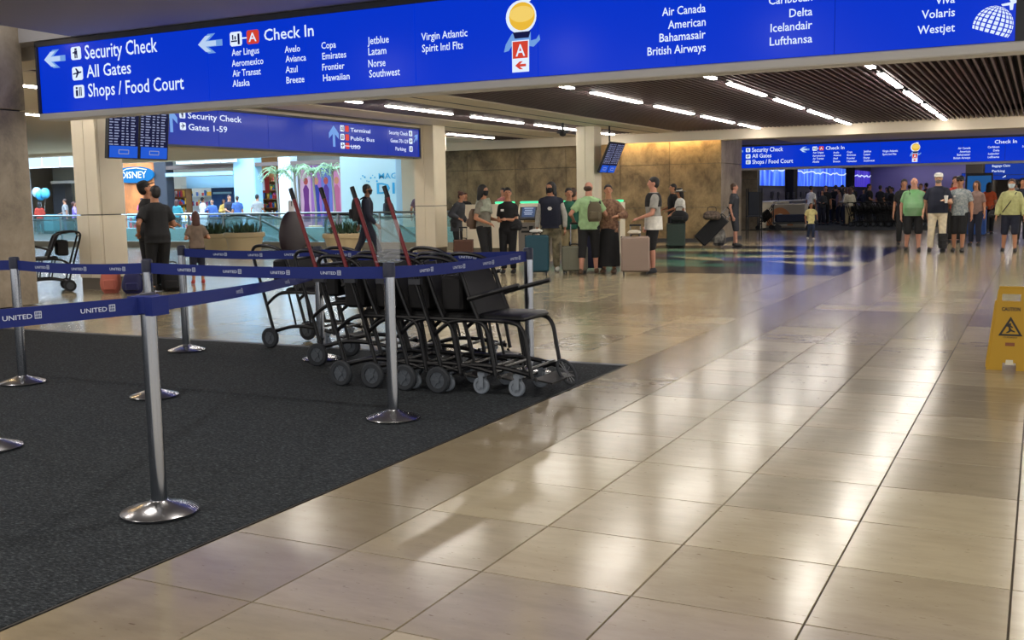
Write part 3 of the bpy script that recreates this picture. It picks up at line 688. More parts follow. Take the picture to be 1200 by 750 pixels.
belt('f', 'd', 'blue queue belt in the back row between the child and the tall chair', start=.4)
belt('d', 'c', 'blue queue belt in the back row behind the parked chairs')
belt('i', 'a', 'blue queue belt leaving the nearest post towards the lower left edge', za=.99, zb=.975, sag=0, start=.95, off=.34)
belt('a', 'd', 'slack blue queue belt from the nearest post back to the tall chair', za=.975, zb=.78, sag=.02, twist=-.5, start=.12, off=1.5, w=.07)
hd = MB().lathe((0,0,0), [(.048,.93),(.055,.935),(.055,1.01),(.048,1.015)], 24).box(-.075, -.03, -.05, .05, .925, 1.01).box(.03, .075, -.05, .05, .925, 1.01).build('belt_cassette', m_belt, None)
hd.location = (0,0,0); hd.parent = proto
# clear acrylic sign holder on post b
t = thing('sign_holder', 'clear acrylic sign holder standing on the queue post before the parked chairs', 'sign holder', (P['b'][0], P['b'][1], 1.032), .35)
MB().box(-.075,.075,-.004,.004,.01,.27).build('clear_panel', glass('acrylic', (235, 240, 245), .10), t, False)
MB().box(-.08,.08,-.045,.045,0,.01).build('foot_plate', glass('acrylic', (0,0,0)), t, False)
MB().box(-.02,.02,-.02,.02,-.012,0.0).build('clip', m_dark, t, False)

# ================================================================== TRANSPORT CHAIRS
def bez(pts, n=4):   # smooth polyline (Catmull-Rom)
    P_ = [Vector(p) for p in pts]; out = []
    for i in range(len(P_)-1):
        p0 = P_[max(i-1,0)]; p1 = P_[i]; p2 = P_[i+1]; p3 = P_[min(i+2,len(P_)-1)]
        for k in range(n):
            t_ = k/n; out.append(.5*((2*p1)+(-p0+p2)*t_+(2*p0-5*p1+4*p2-p3)*t_*t_+(-p0+3*p1-3*p2+p3)*t_**3))
    out.append(P_[-1]); return out
def wheel(parent, x, y, r, w, tyre, hubm, z0=0):
    q = MB()
    prof = [(r*.62, -w/2), (r*.9, -w/2), (r, -w/4), (r, w/4), (r*.9, w/2), (r*.62, w/2)]
    n = 20; R = [[Vector((rr*math.cos(2*PI*i/n), yy, rr*math.sin(2*PI*i/n))) for i in range(n)] for rr, yy in prof]
    q.rings(R, cap=False); o_ = len(q.v); q.add([], [])
    for i in range(n): 
        j = (i+1) % n; q.f.append((5*n+i, 5*n+j, j, i))
    wo = q.build('wheel', tyre, parent, True, (x, y, r+z0))
    h = MB().cone((0,-w*.3,0), r*.63, (0,w*.3,0), r*.63, 16); h.cone((0,-w*.62,0), r*.22, (0,w*.62,0), r*.22, 10)
    for a in range(3):
        c_, s_ = math.cos(a*PI/3), math.sin(a*PI/3); h.obox((0,0,0), (r*.6*c_,0,r*.6*s_), (0,w*.42,0), (-r*.07*s_,0,r*.07*c_))
    h.build('hub', hubm, wo)
    return wo
m_fabric = mat('black_fabric', (14, 13, 16), .8, var=.2, scale=60)
def chair(label, loc, rz, pole=False, head=False, group=None, name='transport_chair'):
    t = thing(name, label, 'wheelchair', loc, rz, group)
    for s in (-1, 1):
        y = s*.25
        MB().tube(bez([(.02,y,.13),(-.10,y,.55),(-.20,y,.88),(-.20,y,.97),(-.12,y,1.0),(.05,y,.985),(.17,y,.92),(.25,y,.72),(.32,y,.56)]), .016, 8).build('side_frame', m_black, t)
        MB().tube(bez([(-.06,y,.42),(.10,y,.53),(.35,y,.55),(.60,y,.54),(.68,y,.48),(.71,y,.34),(.745,y,.15)]), .016, 8).build('front_leg', m_black, t)
        MB().tube(bez([(.02,y*.94,.16),(.25,y*.94,.215),(.5,y*.94,.21),(.72,y*.94,.17)]), .018, 8).build('lower_rail', m_black, t)
        MB().tube([(.28,y*.94,.21),(.20,y*.94,.54)], .011, 6).tube([(.46,y*.94,.21),(.40,y*.94,.55)], .011, 6).build('strut', m_black, t)
        MB().tube([(.25,y*1.06,.70),(.45,y*1.06,.755),(.66,y*1.06,.81)], .017, 8).build('armrest', m_vinyl, t)
        wheel(t, 0, y+s*.045, .1, .04, m_rubber, mat('hub_grey', (74, 80, 88), .5))
        cw = wheel(t, .60, y*.80, .064, .03, m_wheelgrey, m_wheelgrey)
        MB().obox((.61,y*.80-.026,.10), (.018,0,0), (0,.004,0), (0,0,.045)).obox((.61,y*.80+.026,.10), (.018,0,0), (0,.004,0), (0,0,.045)).box(.585,.64,y*.80-.03,y*.80+.03,.138,.165).cone((.625,y*.8,.16), .014, (.625,y*.8,.2), .014, 8).build('caster_fork', m_wheelgrey, t)
    for x, z in ((-.2,.93),(.02,.17),(.50,.21),(.69,.20),(.13,.545)): MB().tube([(x,-.25,z),(x,.25,z)], .013, 6).build('cross_tube', m_black, t)
    # seat cushion and sling back
    MB().chbox(.15, .67, -.225, .225, .545, .59, .016).build('seat', m_vinyl, t)
    R = []
    for k in range(7):
        f = k/6; x = .30-.17*f; z = .58+.38*f; hw = .225-.012*f; th = .017
        R.append([(x-th+.02*(0 if abs(q)>.9 else -1)*0,hw*q,z) for q in (-1,-.6,0,.6,1)]+[(x+th-.02*(1-q*q),hw*q,z) for q in (1,.6,0,-.6,-1)])
    MB().rings(R).build('backrest', m_fabric, t)
    MB().chbox(-.02, .16, -.20, .20, .60, .86, .02).build('stowage_bag', m_fabric, t)
    MB().obox((.80,0,.12), (.075,0,-.01), (0,.19,0), (.002,0,.006)).tube([(.745,-.2,.15),(.76,-.2,.12)], .01, 6).tube([(.745,.2,.15),(.76,.2,.12)], .01, 6).build('footrest', m_vinyl, t)
    if pole:
        p = MB().tube([(-.215,-.275,.90),(-.405,-.275,1.44)], .015, 8).build('red_pole', m_redpole, t)
        MB().tube([(-.405,-.275,1.44),(-.435,-.275,1.525)], .018, 8).build('black_tip', m_black, p)
        MB().tube([(-.02,-.275,.34),(-.215,-.275,.90)], .013, 8).build('pole_socket', m_black, p)
        MB().box(-.24,-.14,-.29,-.25,.80,.84).build('pole_clamp', m_dark, t)
    if head:
        MB().tube([(.10,-.12,.95),(.05,-.12,1.1)], .012, 6).tube([(.10,.12,.95),(.05,.12,1.1)], .012, 6).build('headrest_tube', m_black, t)
        q = MB().ell((.09,0,1.08), (.06,.20,.26), 16, 10); q.build('headrest', mat('maroon_vinyl', (40, 24, 28), .5), t)
    return t
G1 = 'black transport chairs nested in a row'
protoC = chair('black transport chair at the front of the nested row with an open seat', (-3.92, 6.83, .006), 0, True, False, G1)
for k, lb in ((1, 'black transport chair second from the front of the nested row, with red pole'), (2, 'black transport chair third from the front of the nested row, with red pole'), (3, 'rearmost black transport chair of the nested row, with red pole')):
    o = dup(protoC, lb, (-3.92-.29*k, 6.83, .006), 0, G1)
    for ch in list(o.children):
        if ch.name.startswith('armrest'): bpy.data.objects.remove(ch)
W1 = chair('black transport chair with tall dark oval headrest behind the nested row', (-6.72, 8.32, .006), 0, False, True)
chair('black transport chair between the headrest chair and the nested row', (-5.60, 7.55, .006), .12, False, False)
chair('black transport chair half hidden behind the nested row', (-4.75, 7.62, .006), .05, False, False)
# white paper tag on the headrest
t = thing('paper_tag', 'white paper tag standing on the oval headrest', 'tag', (-6.63, 8.32, 1.325))
MB().box(-.004,.004,-.045,.045,0,.115).build('card', m_white, t, False); MB().box(.004,.006,-.006,.006,.06,.11).build('mark', m_black, t, False)
# spoked wheel lying against the seat backs
t = thing('spoked_wheel', 'large spoked wheel resting on the seats of the nested chairs', 'wheel', (-4.04, 6.80, .815), .12)
n = 28; MB().tube([(.205*math.cos(2*PI*i/n), 0, .205*math.sin(2*PI*i/n)) for i in range(n)], .012, 8, True).build('tyre', m_rubber, t)
MB().tube([(.18*math.cos(2*PI*i/n), -.03, .18*math.sin(2*PI*i/n)) for i in range(n)], .006, 6, True).build('push_rim', mat('grey_rim', (110, 112, 118), .35, .6), t)
sp = MB()
for i in range(18): a = 2*PI*i/18; sp.tube([(.02*math.cos(a+.6), 0, .02*math.sin(a+.6)), (.2*math.cos(a), 0, .2*math.sin(a))], .0022, 4)
sp.build('spokes', mat('spoke_steel', (130, 132, 138), .3, .8), t); MB().cone((0,-.03,0), .022, (0,.03,0), .022, 12).build('hub', m_dark, t)
# oval wire footrest
t = thing('wire_footrest', 'oval wire footrest leaning at the front of the nested chairs', 'footrest', (-3.06, 6.93, .155), -.1)
def ov(a): 
    return Vector((.10*math.cos(a)*math.cos(.75), .055*math.sin(a), -.10*math.cos(a)*math.sin(.75)+.09*math.sin(a)*.45))
MB().tube([ov(2*PI*i/24) for i in range(24)], .012, 8, True).build('rim', m_rubber, t)
sp = MB()
for i in range(6): a = PI*i/6; sp.tube([ov(a), ov(a+PI)], .003, 4)
sp.build('wires', mat('spoke_steel', (0,0,0)), t); MB().tube([ov(PI), Vector((-.2,0,.02))], .011, 6).build('arm', m_black, t)
# lone chair beside the cream pillar
hd_ = math.atan2(-.80, -.55)
chair('empty black transport chair parked alone left of the nearest cream pillar', (-14.70, 12.42, 0), hd_)
# distant parked row
def far_chair_row():
    G = 'black chairs parked in the distant check-in hall'
    O9 = ('leftmost','second from the left','third from the left','fourth from the left','middle','fourth from the right','third from the right','second from the right','rightmost')
    O6 = ('leftmost','second from the left','third from the left','third from the right','second from the right','rightmost')
    def far(lb, loc, rz):
        o = dup(protoC, lb, loc, rz, G)
        for ch in list(o.children):
            if ch.name.startswith('red_pole'):
                for q in list(ch.children): bpy.data.objects.remove(q)
                bpy.data.objects.remove(ch)
    for k in range(9): far( 'black chair, %s, front parked row of the distant hall' % O9[k], (-7.05+.30*k, 45.6, .012), 0)
    for k in range(6): far( 'black chair, %s, rear parked row of the distant hall' % O6[k], (-6.9+.38*k, 46.9, .012), .1)
far_chair_row()

# ================================================================== CAUTION SIGN
t = thing('caution_sign', 'yellow folding caution sign standing on the tiles at the right edge', 'sign', (-.185, 9.22, 0), .03)
m_yel = mat('yellow_plastic', (188, 146, 32), .45, spec=.3)
def aboard(sgn, parent):
    lean = math.radians(11)
    def T_(x, z, off=0): return (x, sgn*(-.128+z*math.sin(lean)) - sgn*off, z*math.cos(lean))
    H_ = .655; wt, wb = .108, .168
    def W_(z): return wb+(wt-wb)*min(1, z/.57)
    mb = MB()
    def slab(P, o0=0.0, o1=.008):
        n = len(P); A = [T_(x, z, o1) for x, z in P]; B = [T_(x, z, o0) for x, z in P]
        mb.add(A+B, [tuple(range(n)), tuple(reversed(range(n, 2*n)))]+[(i, i+n, (i+1) % n+n, (i+1) % n) for i in range(n)])
    slab([(-W_(.06),.06),(W_(.06),.06),(W_(.55),.55),(-W_(.55),.55)])
    slab([(-wb,0),(-.05,0),(-.05,.06),(-W_(.06),.06)]); slab([(.05,0),(wb,0),(W_(.06),.06),(.05,.06)])
    slab([(-wt,.55),(-.068,.55),(-.068,.61),(-.098,.64)]); slab([(.068,.55),(wt,.55),(.098,.64),(.068,.61)]); slab([(-.098,.64),(-.068,.61),(.068,.61),(.098,.64),(.085,.655),(-.085,.655)])
    # raised edge ribs
    for s in (-1, 1):
        a = Vector(T_(s*W_(.02), .02, .006)); b_ = Vector(T_(s*W_(.55), .55, .006)); mb.tube([a, b_], .009, 6)
    p = mb.build('front_board' if sgn > 0 else 'rear_board', m_yel, parent)
    k = mat('black_print', (34, 26, 10), .5)
    if sgn > 0:
        def pr(name, vs, fs, m_=k, off=.011):
            mb2 = MB(); mb2.add([T_(x, z, off) for x, z in vs], fs); return mb2.build(name, m_, p, False)
        v, f = text_mesh('CAUTION', -.068, .068, .030, .03); pr('lettering', [(a, b_+.475) for a, b_ in v], f)
        # warning triangle with slipping figure
        o3 = [(-.088,.275),(.088,.275),(0,.43)]; i3 = [(-.062,.290),(.062,.290),(0,.398)]
        pr('triangle', o3+i3, [(0,1,4,3),(1,2,5,4),(2,0,3,5)])
        pr('figure', [(-.012,.375),(.006,.378),(.002,.36),(.02,.345),(.012,.338),(-.002,.348),(.010,.325),(.035,.312),(.032,.303),(.004,.312),(-.012,.30),(-.030,.297),(-.030,.304),(-.012,.318),(-.014,.345),(-.03,.352),(-.026,.36)], [tuple(range(16, -1, -1))][::-1])
        v, f = text_mesh('CUIDADO', -.05, .05, .012); pr('lettering', [(a, b_+.258) for a, b_ in v], f)
        pr('label_patch', [(-.034,.195),(.034,.195),(.034,.222),(-.034,.222)], [(0,1,2,3)], mat('brown_print', (130, 70, 24), .5))
        pr('reflector', [(-.03,.045),(.03,.045),(.025,.085),(-.025,.085)], [(0,1,2,3)], mat('pale_patch', (214, 206, 178), .4))
aboard(1, t); aboard(-1, t)
MB().cone((-.09,0,.648), .012, (.09,0,.648), .012, 10).build('hinge', m_yel, t)

# ================================================================== KIOSKS AND COUNTER
t = thing('low_counter', 'cream low counter wall right of the second cream pillar', 'counter', (-13.75, 23.9, 0))
for k in range(2): MB().chbox(.003+.75*k, .75*(k+1)-.003, 0, .5, .16, 1.25, .005).build('front_panel', m_cream, t, False)
MB().box(0,1.5,.03,.47,0,.16).build('plinth', mat('plinth_brown', (0,0,0)), t, False); MB().box(-.01,1.52,-.02,.52,1.25,1.28).build('top', m_cream, t, False)
m_green = mat('green_glow', (70, 220, 150), .4, emit=1.6)
def kiosk(x, y, rz, label):
    t = thing('check_in_kiosk', label, 'kiosk', (x, y, 0), rz, 'check-in kiosks')
    # local: front faces -Y
    side = [(-.28,0),(.22,0),(.22,1.28),(-.02,1.28),(-.20,.92),(-.28,.80)]
    for s in (-1, 1):
        a = s*.27; b_ = s*.235; mb = MB(); n = len(side)
        mb.add([(a,p[0],p[1]) for p in side]+[(b_,p[0],p[1]) for p in side], [tuple(range(n)), tuple(reversed(range(n,2*n)))]+[(i,i+n,(i+1)%n+n,(i+1)%n) for i in range(n)]); mb.build('side_panel', m_cream, t, False)
    MB().box(-.235,.235,-.24,.2,0,.80).build('lower_cabinet', mat('kiosk_grey', (118, 112, 104), .5), t, False)
    ax = Vector((1,0,0)); az = Vector((0,.18,.36)).normalized(); ay = Vector((0,.36,-.18)).normalized()
    c_ = Vector((0,-.09,1.08))
    MB().obox(c_+ay*.04, ax*.235, ay*.04, az*.2).build('screen_housing', m_dark, t, False)
    MB().obox(c_-ay*.004, ax*.17, ay*.004, az*.15).build('touch_screen', mat('kiosk_screen', (90, 110, 150), .2, emit=.5), t, False)
    rb = MB()
    for k in range(4): rb.obox(c_-ay*.010+az*(.09-.055*k), ax*(.12-.02*(k%2)), ay*.002, az*.012)
    rb.build('screen_text', mat('kiosk_text', (190, 205, 230), .3, emit=.6), t, False)
    MB().box(-.15,.15,-.26,-.24,.55,.60).box(-.12,.0,-.26,-.24,.66,.70).box(.06,.16,-.265,-.24,.62,.72).build('slots', m_black, t, False)
    MB().chbox(-.25,.25,-.05,.18,1.29,1.345,.02).build('lit_header', m_green, t, False)
    MB().box(-.235,.235,-.06,.2,1.2,1.29).build('header_base', m_cream, t, False)
kiosk(-12.5, 24.4, .15, 'check-in kiosk behind the woman in the grey shawl, green header')
kiosk(-11.72, 24.3, .15, 'check-in kiosk with green header right of the woman in black')
kiosk(-11.08, 24.5, .15, 'check-in kiosk with green header behind the person in the dark vest')
kiosk(-10.3, 24.9, .15, 'check-in kiosk behind the man in black left of the embracing pair')
kiosk(-9.75, 25.1, .15, 'rightmost check-in kiosk, behind the embracing pair')

# ================================================================== LUGGAGE
def suitcase(label, x, y, face, w, h, d, m, handle=.0, tilt=0, ribs=5, name='suitcase'):
    phi = math.atan2(-y, -x)+math.radians(face)-PI/2+PI      # local -Y is the broad face
    t = thing(name, label, 'suitcase', (x, y, 0), phi, None)
    if tilt: t.rotation_euler = (0, tilt, phi)
    MB().chbox(-w/2, w/2, -d/2, d/2, .055, h, .03).build('shell', m, t)
    rb = MB()
    for k in range(ribs):
        xx = -w/2+w*(k+1)/(ribs+1); rb.box(xx-.008, xx+.008, -d/2-.006, -d/2+.002, .12, h-.06)
    rb.build('ribs', m, t, False)
    MB().box(-w/2-.003, w/2+.003, -.008, .008, .06, h+.003).build('zip', m_black, t, False)
    for sx in (-1, 1):
        for sy in (-1, 1):
            MB().cone((sx*(w/2-.05)-.012, sy*(d/2-.04), .026), .026, (sx*(w/2-.05)+.012, sy*(d/2-.04), .026), .026, 12).cone((sx*(w/2-.05), sy*(d/2-.04), .03), .012, (sx*(w/2-.05), sy*(d/2-.04), .065), .016, 8).build('wheel', m_rubber, t)
    MB().tube(bez([(-.07,-.02,h),(-.06,-.02,h+.035),(.06,-.02,h+.035),(.07,-.02,h)]), .011, 6).build('carry_handle', m_black, t)
    if handle:
        MB().tube([(-.09,d/2-.05,h-.02),(-.09,d/2-.05,h+handle)], .009, 6).tube([(.09,d/2-.05,h-.02),(.09,d/2-.05,h+handle)], .009, 6).build('telescopic_tubes', m_steel, t)
        MB().tube([(-.105,d/2-.05,h+handle),(.105,d/2-.05,h+handle)], .018, 8).build('grip', m_black, t)
    return t
suitcase('large teal hard suitcase standing in front of the person in the dark vest', -8.36, 17.62, 0, .44, .74, .30, mat('teal_shell', (18, 68, 84), .45))
suitcase('grey-green suitcase with dark straps and raised handle beside the man in the mint shirt', -7.76, 18.0, -12, .46, .52, .26, mat('sage_shell', (108, 108, 92), .6), handle=.42, ribs=2)
suitcase('taupe hard suitcase held by the young man in the two-tone shirt', -6.58, 18.05, 0, .52, .70, .28, mat('taupe_shell', (146, 126, 114), .4), handle=.20)
suitcase('dark green suitcase in front of the woman in the black sun hat', -8.82, 27.4, 0, .50, .68, .28, mat('dark_green_shell', (38, 54, 48), .5))
s = suitcase('black soft suitcase tilted back by the man near the wall corner', -8.36, 27.9, 0, .40, .98, .30, mat('black_soft', (24, 24, 28), .8), handle=.25, ribs=2)
s.rotation_euler = (0, math.radians(44), math.atan2(-27.9, 8.36)+PI/2); s.location.z = .13
suitcase('small brown suitcase on the floor by the traveller behind the grey shawl', -12.9, 22.9, 0, .5, .42, .25, mat('brown_shell', (86, 54, 40), .6), handle=.3)
suitcase('dark blue suitcase behind the embracing pair', -7.75, 18.9, 0, .42, .72, .28, mat('indigo_shell', (36, 38, 70), .6))
m_bag = mat('black_bag', (22, 22, 26), .75, bump=.3, scale=12)
def softbag(label, loc, sx, sy, sz, m, rz=0, name='bag', cat='bag', strap=True):
    t = thing(name, label, cat, loc, rz)
    R = []
    for k in range(9):
        a = k/8; q = (.72, .95, 1.02, 1.04, 1.0, .96, .88, .72, .4)[k]; n = 14
        R.append([(sx/2*q*math.copysign(abs(math.cos(2*PI*i/n))**.4, math.cos(2*PI*i/n))*(1+.03*math.sin(i*3+k)), sy/2*q*math.copysign(abs(math.sin(2*PI*i/n))**.4, math.sin(2*PI*i/n)), sz*a) for i in range(n)])
    MB().rings(R).build('body', m, t)
    MB().chbox(-sx*.32, sx*.32, -sy/2-.03, -sy/2+.06, sz*.12, sz*.5, .02).build('pocket', m, t)
    if strap: MB().tube(bez([(-sx*.25,0,sz*.92),(-sx*.2,0,sz+.09),(sx*.2,0,sz+.09),(sx*.25,0,sz*.92)]), .010, 6).build('handle', m_black, t)
    return t
softbag('bulging dark bag stacked on the dark green suitcase', (-8.72, 27.4, .72), .44, .28, .30, m_bag)
softbag('patterned duffel bag lying on the tilted black suitcase', (-7.93, 27.75, .76), .46, .26, .24, mat('plaid_bag', (88, 74, 64), .8, var=.5, scale=18), .35)
softbag('black and white backpack standing beside the man near the wall corner', (-7.84, 28.15, .04), .34, .24, .50, mat('bw_bag', (28, 28, 32), .8, rgb2=(150, 146, 140), scale=5))
softbag('coral pink bag standing on the floor against the nearest cream pillar', (-13.54, 12.28, 0), .30, .22, .46, mat('coral_cloth', (196, 112, 96), .8, bump=.4, scale=9), .6, strap=False)
softbag('dark blue shopping bag on the floor by the couple', (-13.12, 12.35, 0), .32, .2, .36, mat('blue_bag', (28, 30, 84), .5), .6)
softbag('black bag on the floor behind the couple', (-12.75, 12.85, 0), .34, .28, .38, m_bag, .6)
softbag('small white bag lying on top of the teal suitcase', (-8.38, 17.64, .79), .22, .16, .06, m_white, name='small_bag', strap=False)
softbag('small white bag lying on top of the taupe suitcase', (-6.60, 18.05, .745), .22, .16, .07, mat('offwhite_cloth', (206, 198, 180), .8), name='small_bag', strap=False)

# ================================================================== ATRIUM: PLANTERS, RAILING, ESCALATORS
m_plant = mat('planter_cream', (196, 178, 142), .6); m_soil = mat('soil', (54, 42, 30), .9); m_leaf = mat('leaf_green', (44, 70, 46), .6, var=.3, scale=6)
def planter(x, y, r, h, label, dens=110):
    t = thing('planter', label, 'planter', (x, y, 0))
    MB().lathe((0,0,0), [(r*.74,0),(r*.80,h*.3),(r*.9,h*.76),(r*.98,h*.78),(r,h*.82),(r,h*.97),(r*.96,h),(r*.88,h),(r*.86,h*.9)], 32).build('pot', m_plant, t)
    MB().lathe((0,0,0), [(r*.1,h*.9),(r*.86,h*.9)], 24).build('soil', m_soil, t)
    mb = MB(); rnd = random.Random(int(x*100))
    for k in range(dens):
        a = rnd.uniform(0, 2*PI); q = r*.8*math.sqrt(rnd.random()); b_ = Vector((q*math.cos(a), q*math.sin(a), h*.9)); hh = rnd.uniform(.15, .42); o_ = Vector((rnd.uniform(-.15,.15), rnd.uniform(-.15,.15), hh))
        tip = b_+o_; mid = b_+o_*.55; s_ = o_.cross(Vector((math.cos(a), math.sin(a), .2))).normalized()*rnd.uniform(.02,.04)
        mb.add([b_, mid-s_, tip, mid+s_], [(0,1,2,3)])
    f = mb.build('foliage', m_leaf, t, False); f['kind'] = 'stuff'
planter(-20.2, 23.2, .58, .60, 'large round cream planter with green plants, middle of the three')
planter(-21.9, 23.9, .50, .54, 'round cream planter behind the child, leftmost of the three')
planter(-16.6, 23.0, .58, .58, 'round cream planter behind the walking man in black')
m_glass = glass('rail_glass', (150, 215, 225), .30); m_rail = mat('rail_steel', (150, 160, 165), .3, .9); m_teal = mat('teal_fascia', (140, 190, 200), .4)
t = thing('glass_railing', 'long glass railing with steel handrail along the atrium edge', 'railing', (-34, 26.05, 0))
for k in range(13):
    x = k*1.5
    MB().box(x+.03, x+1.47, -.008, .008, .22, 1.0).build('glass_panel', m_glass, t, False)
    MB().box(x-.02, x+.02, -.03, .03, 0, 1.06).build('post', m_rail, t, False)
MB().tube([(0,0,1.08),(19.5,0,1.08)], .03, 8).tube([(0,0,.93),(19.5,0,.93)], .014, 6).build('handrail', m_rail, t)
MB().box(0,19.5,-.08,.08,0,.2).build('kerb', mat('kerb', (148, 142, 128), .5), t, False)
def escalator(x, y, label, flip=1):
    t = thing('escalator', label, 'escalator', (x, y, 0))
    L = 5.5
    for s in (0, 1.1):
        pts = [(0,s,.2),(0,s,.8),(.25,s,1.0),(.9,s,1.0),(1.8,s,.75),(2.8,s,.2),(4.2,s,-.7),(L,s,-1.5)]
        pts = [(flip*p[0],p[1],p[2]) for p in pts]
        MB().tube(bez(pts, 5), .045, 8).build('handrail', m_black, t)
        g_ = MB(); C = bez(pts, 5)
        for i in range(5, len(C)-1):
            a, b_ = C[i], C[i+1]; g_.add([(a.x,s-.006,a.z-.7),(b_.x,s-.006,b_.z-.7),(b_.x,s-.006,b_.z-.04),(a.x,s-.006,a.z-.04),(a.x,s+.006,a.z-.7),(b_.x,s+.006,b_.z-.7),(b_.x,s+.006,b_.z-.04),(a.x,s+.006,a.z-.04)],
                                           [(0,1,2,3),(7,6,5,4),(3,2,6,7),(0,4,5,1)])
        g_.build('balustrade_glass', m_glass, t, False)
        R = []
        for p in C[5:]: R.append([(p.x,s-.09,p.z-.95),(p.x,s+.09,p.z-.95),(p.x,s+.09,p.z-.70),(p.x,s-.09,p.z-.70)])
        MB().rings(R).build('skirt', m_teal, t, False)
    for k in range(12):
        MB().box(flip*(.9+.34*k) if flip > 0 else -(1.24+.34*k), flip*(1.24+.34*k) if flip > 0 else -(.9+.34*k), .1, 1.0, .02-.2*k, .16-.2*k).build('step', mat('step_grey', (120, 124, 128), .4, .5), t, False)
    return t
# ================================================================== SHOP FRONTS
m_warm = mat('shop_warm', (206, 168, 120), .6); m_shopw = mat('shop_white', (216, 232, 238), .5); m_orange = mat('shop_orange', (200, 118, 60), .6, var=.25, scale=1.5)
m_shopblue = mat('shop_blue', (158, 204, 226), .4); m_wood = mat('shelf_wood', (150, 108, 70), .6)
struct('wall_back', MB().box(-49, -27.4, 45, 45.2, 0, 4), m_shopw, 'pale back wall inside the shops')
struct('wall_back', MB().box(-39.2, -35.6, 44.6, 45, 0, 4), m_warm, 'warm back wall of the shop with the red poster')
struct('ceiling', MB().box(-58, -25, 39.6, 45, 3.9, 4.0), m_white, 'shop ceiling')
struct('wall_back', MB().box(-60, -49, 50, 50.2, 0, 4), m_shopw, 'pale wall behind the far left shoppers')
for i, (x0, x1, mtl, lb) in enumerate(((-41.6,-39.5,m_orange,'orange wall piece below the round-ended shop sign'),(-39.5,-38.7,m_dark,'dark pier between the orange wall and the pale blue shop'),
        (-34.4,-33.1,m_shopblue,'pale blue round pier between the two shops'),(-31.7,-31.0,m_shopw,'white pier left of the poster wall'))):
    pw = struct('wall_back', MB().chbox(x0, x1, 38.9, 39.5, 0, 4.2, .05), mtl, lb)
struct('trim_8', MB().box(-41.6,-27,38.95,39.3,3.12,3.3), mat('shop_fascia', (90, 74, 66), .6))
struct('trim_9', MB().box(-38.7,-34.4,38.9,39.2,2.78,2.95).box(-38.7,-34.4,40.3,40.5,2.2,2.78), m_shopblue)
# shop lamps: rows of small bright fittings
def shop_lamp(x, y, z, L, label):
    t = thing('shop_light', label, 'light', (x, y, z))
    MB().box(-L/2,L/2,-.06,.06,.01,.06).build('housing', m_white, t, False)
    MB().box(-L/2,L/2,-.05,.05,-.01,.01).build('diffuser', mat('shop_emitter', (255, 246, 232), .5, emit=40), t, False)
for k, x in enumerate((-43.5,-41,-38.5,-35.3,-31)): shop_lamp(x, 42.0, 3.86, 1.6, 'bright strip light inside the shops, %s from the left' % ordn[min(k,4)].replace('nearest','first').replace('farthest','last'))
for k, x in enumerate((-55,-51,-47)): shop_lamp(x, 44, 3.86, 3, 'strip light in the far left shop zone, %s from the left' % ordn[k].replace('nearest','first'))
# oval shop sign
t = thing('shop_sign', 'blue oval shop sign with white lettering over the orange wall', 'sign', (-40.7, 38.78, 2.92))
mb = MB(); n = 28
def oval(w, h, y): return [(w*math.copysign(abs(math.cos(2*PI*i/n))**.7, math.cos(2*PI*i/n)), y, h*math.sin(2*PI*i/n)) for i in range(n)]
mb.rings([oval(1.28,.38,.12), oval(1.3,.40,.0)]); mb.build('sign_board', mat('sign_cyan', (34, 140, 216), .4, emit=.7), t)
letters('lettering', 'DISNEY', -.86, .86, -.16, .34, -.02, mat('sign_white', (250, 252, 255), .4, emit=1.4), t)
MB().tube([(-1.0,-.02,.1),(-.5,-.02,.3),(.2,-.02,.34),(.9,-.02,.24)], .02, 5).build('swoosh', mat('sign_white', (0,0,0)), t)
# displays
PAL = [(200,60,60),(60,110,190),(240,190,70),(230,230,230),(90,160,110),(190,90,150),(60,60,80),(240,150,90),(100,200,210)]
def display(x, y, w, h, d, shelves, label, warm, pals=None):
    t = thing('display_shelf', label, 'shelf', (x, y, 0))
    MB().box(-w/2,w/2,d-.04,d,0,h).box(-w/2,-w/2+.04,0,d,0,h).box(w/2-.04,w/2,0,d,0,h).build('case', warm, t, False)
    for s_ in range(shelves):
        z = .25+(h-.3)*s_/shelves; MB().box(-w/2+.04,w/2-.04,.02,d-.04,z-.02,z+.02).build('shelf_board', warm, t, False)
    for pi, c_ in enumerate(PAL[:6]):
        g_ = MB(); rnd = random.Random(int(x*37+pi))
        for s_ in range(shelves):
            z = .27+(h-.3)*s_/shelves
            for q in range(3):
                xx = rnd.uniform(-w/2+.12, w/2-.2); hh = rnd.uniform(.1, min(.34,(h-.3)/shelves-.06)); ww = rnd.uniform(.06,.14); g_.chbox(xx-ww/2, xx+ww/2, .03+.04*pi, .09+.04*pi, z, z+hh, .012)
        o_ = g_.build('goods', mat('goods_%d' % pi, c_, .6), t, False); o_['kind'] = 'stuff'
display(-39.3, 40.2, 1.3, 2.2, .4, 5, 'shelf of goods right of the dark pier', m_wood)
display(-40.9, 43.5, 2.6, 2.4, .4, 4, 'pale shelf of small goods deep inside the blue shop', m_shopw)
display(-35.1, 42.6, 1.6, 3.0, .4, 6, 'warm wooden shelf of goods in the shop with the red poster', m_wood)
display(-35.7, 41.4, .8, 2.0, .4, 4, 'narrow shelf of goods beside the pale blue pier', m_warm)
display(-42.2, 40.4, 1.4, 1.6, .5, 3, 'low shelf of goods below the oval shop sign', m_shopw)
display(-37.0, 38.2, 2.2, 1.0, .5, 2, 'low rack of colourful goods in front of the blue shop', m_shopw)
display(-39.6, 37.9, 1.6, 1.0, .5, 2, 'low rack of teal and pink goods in front of the orange wall', m_shopblue)
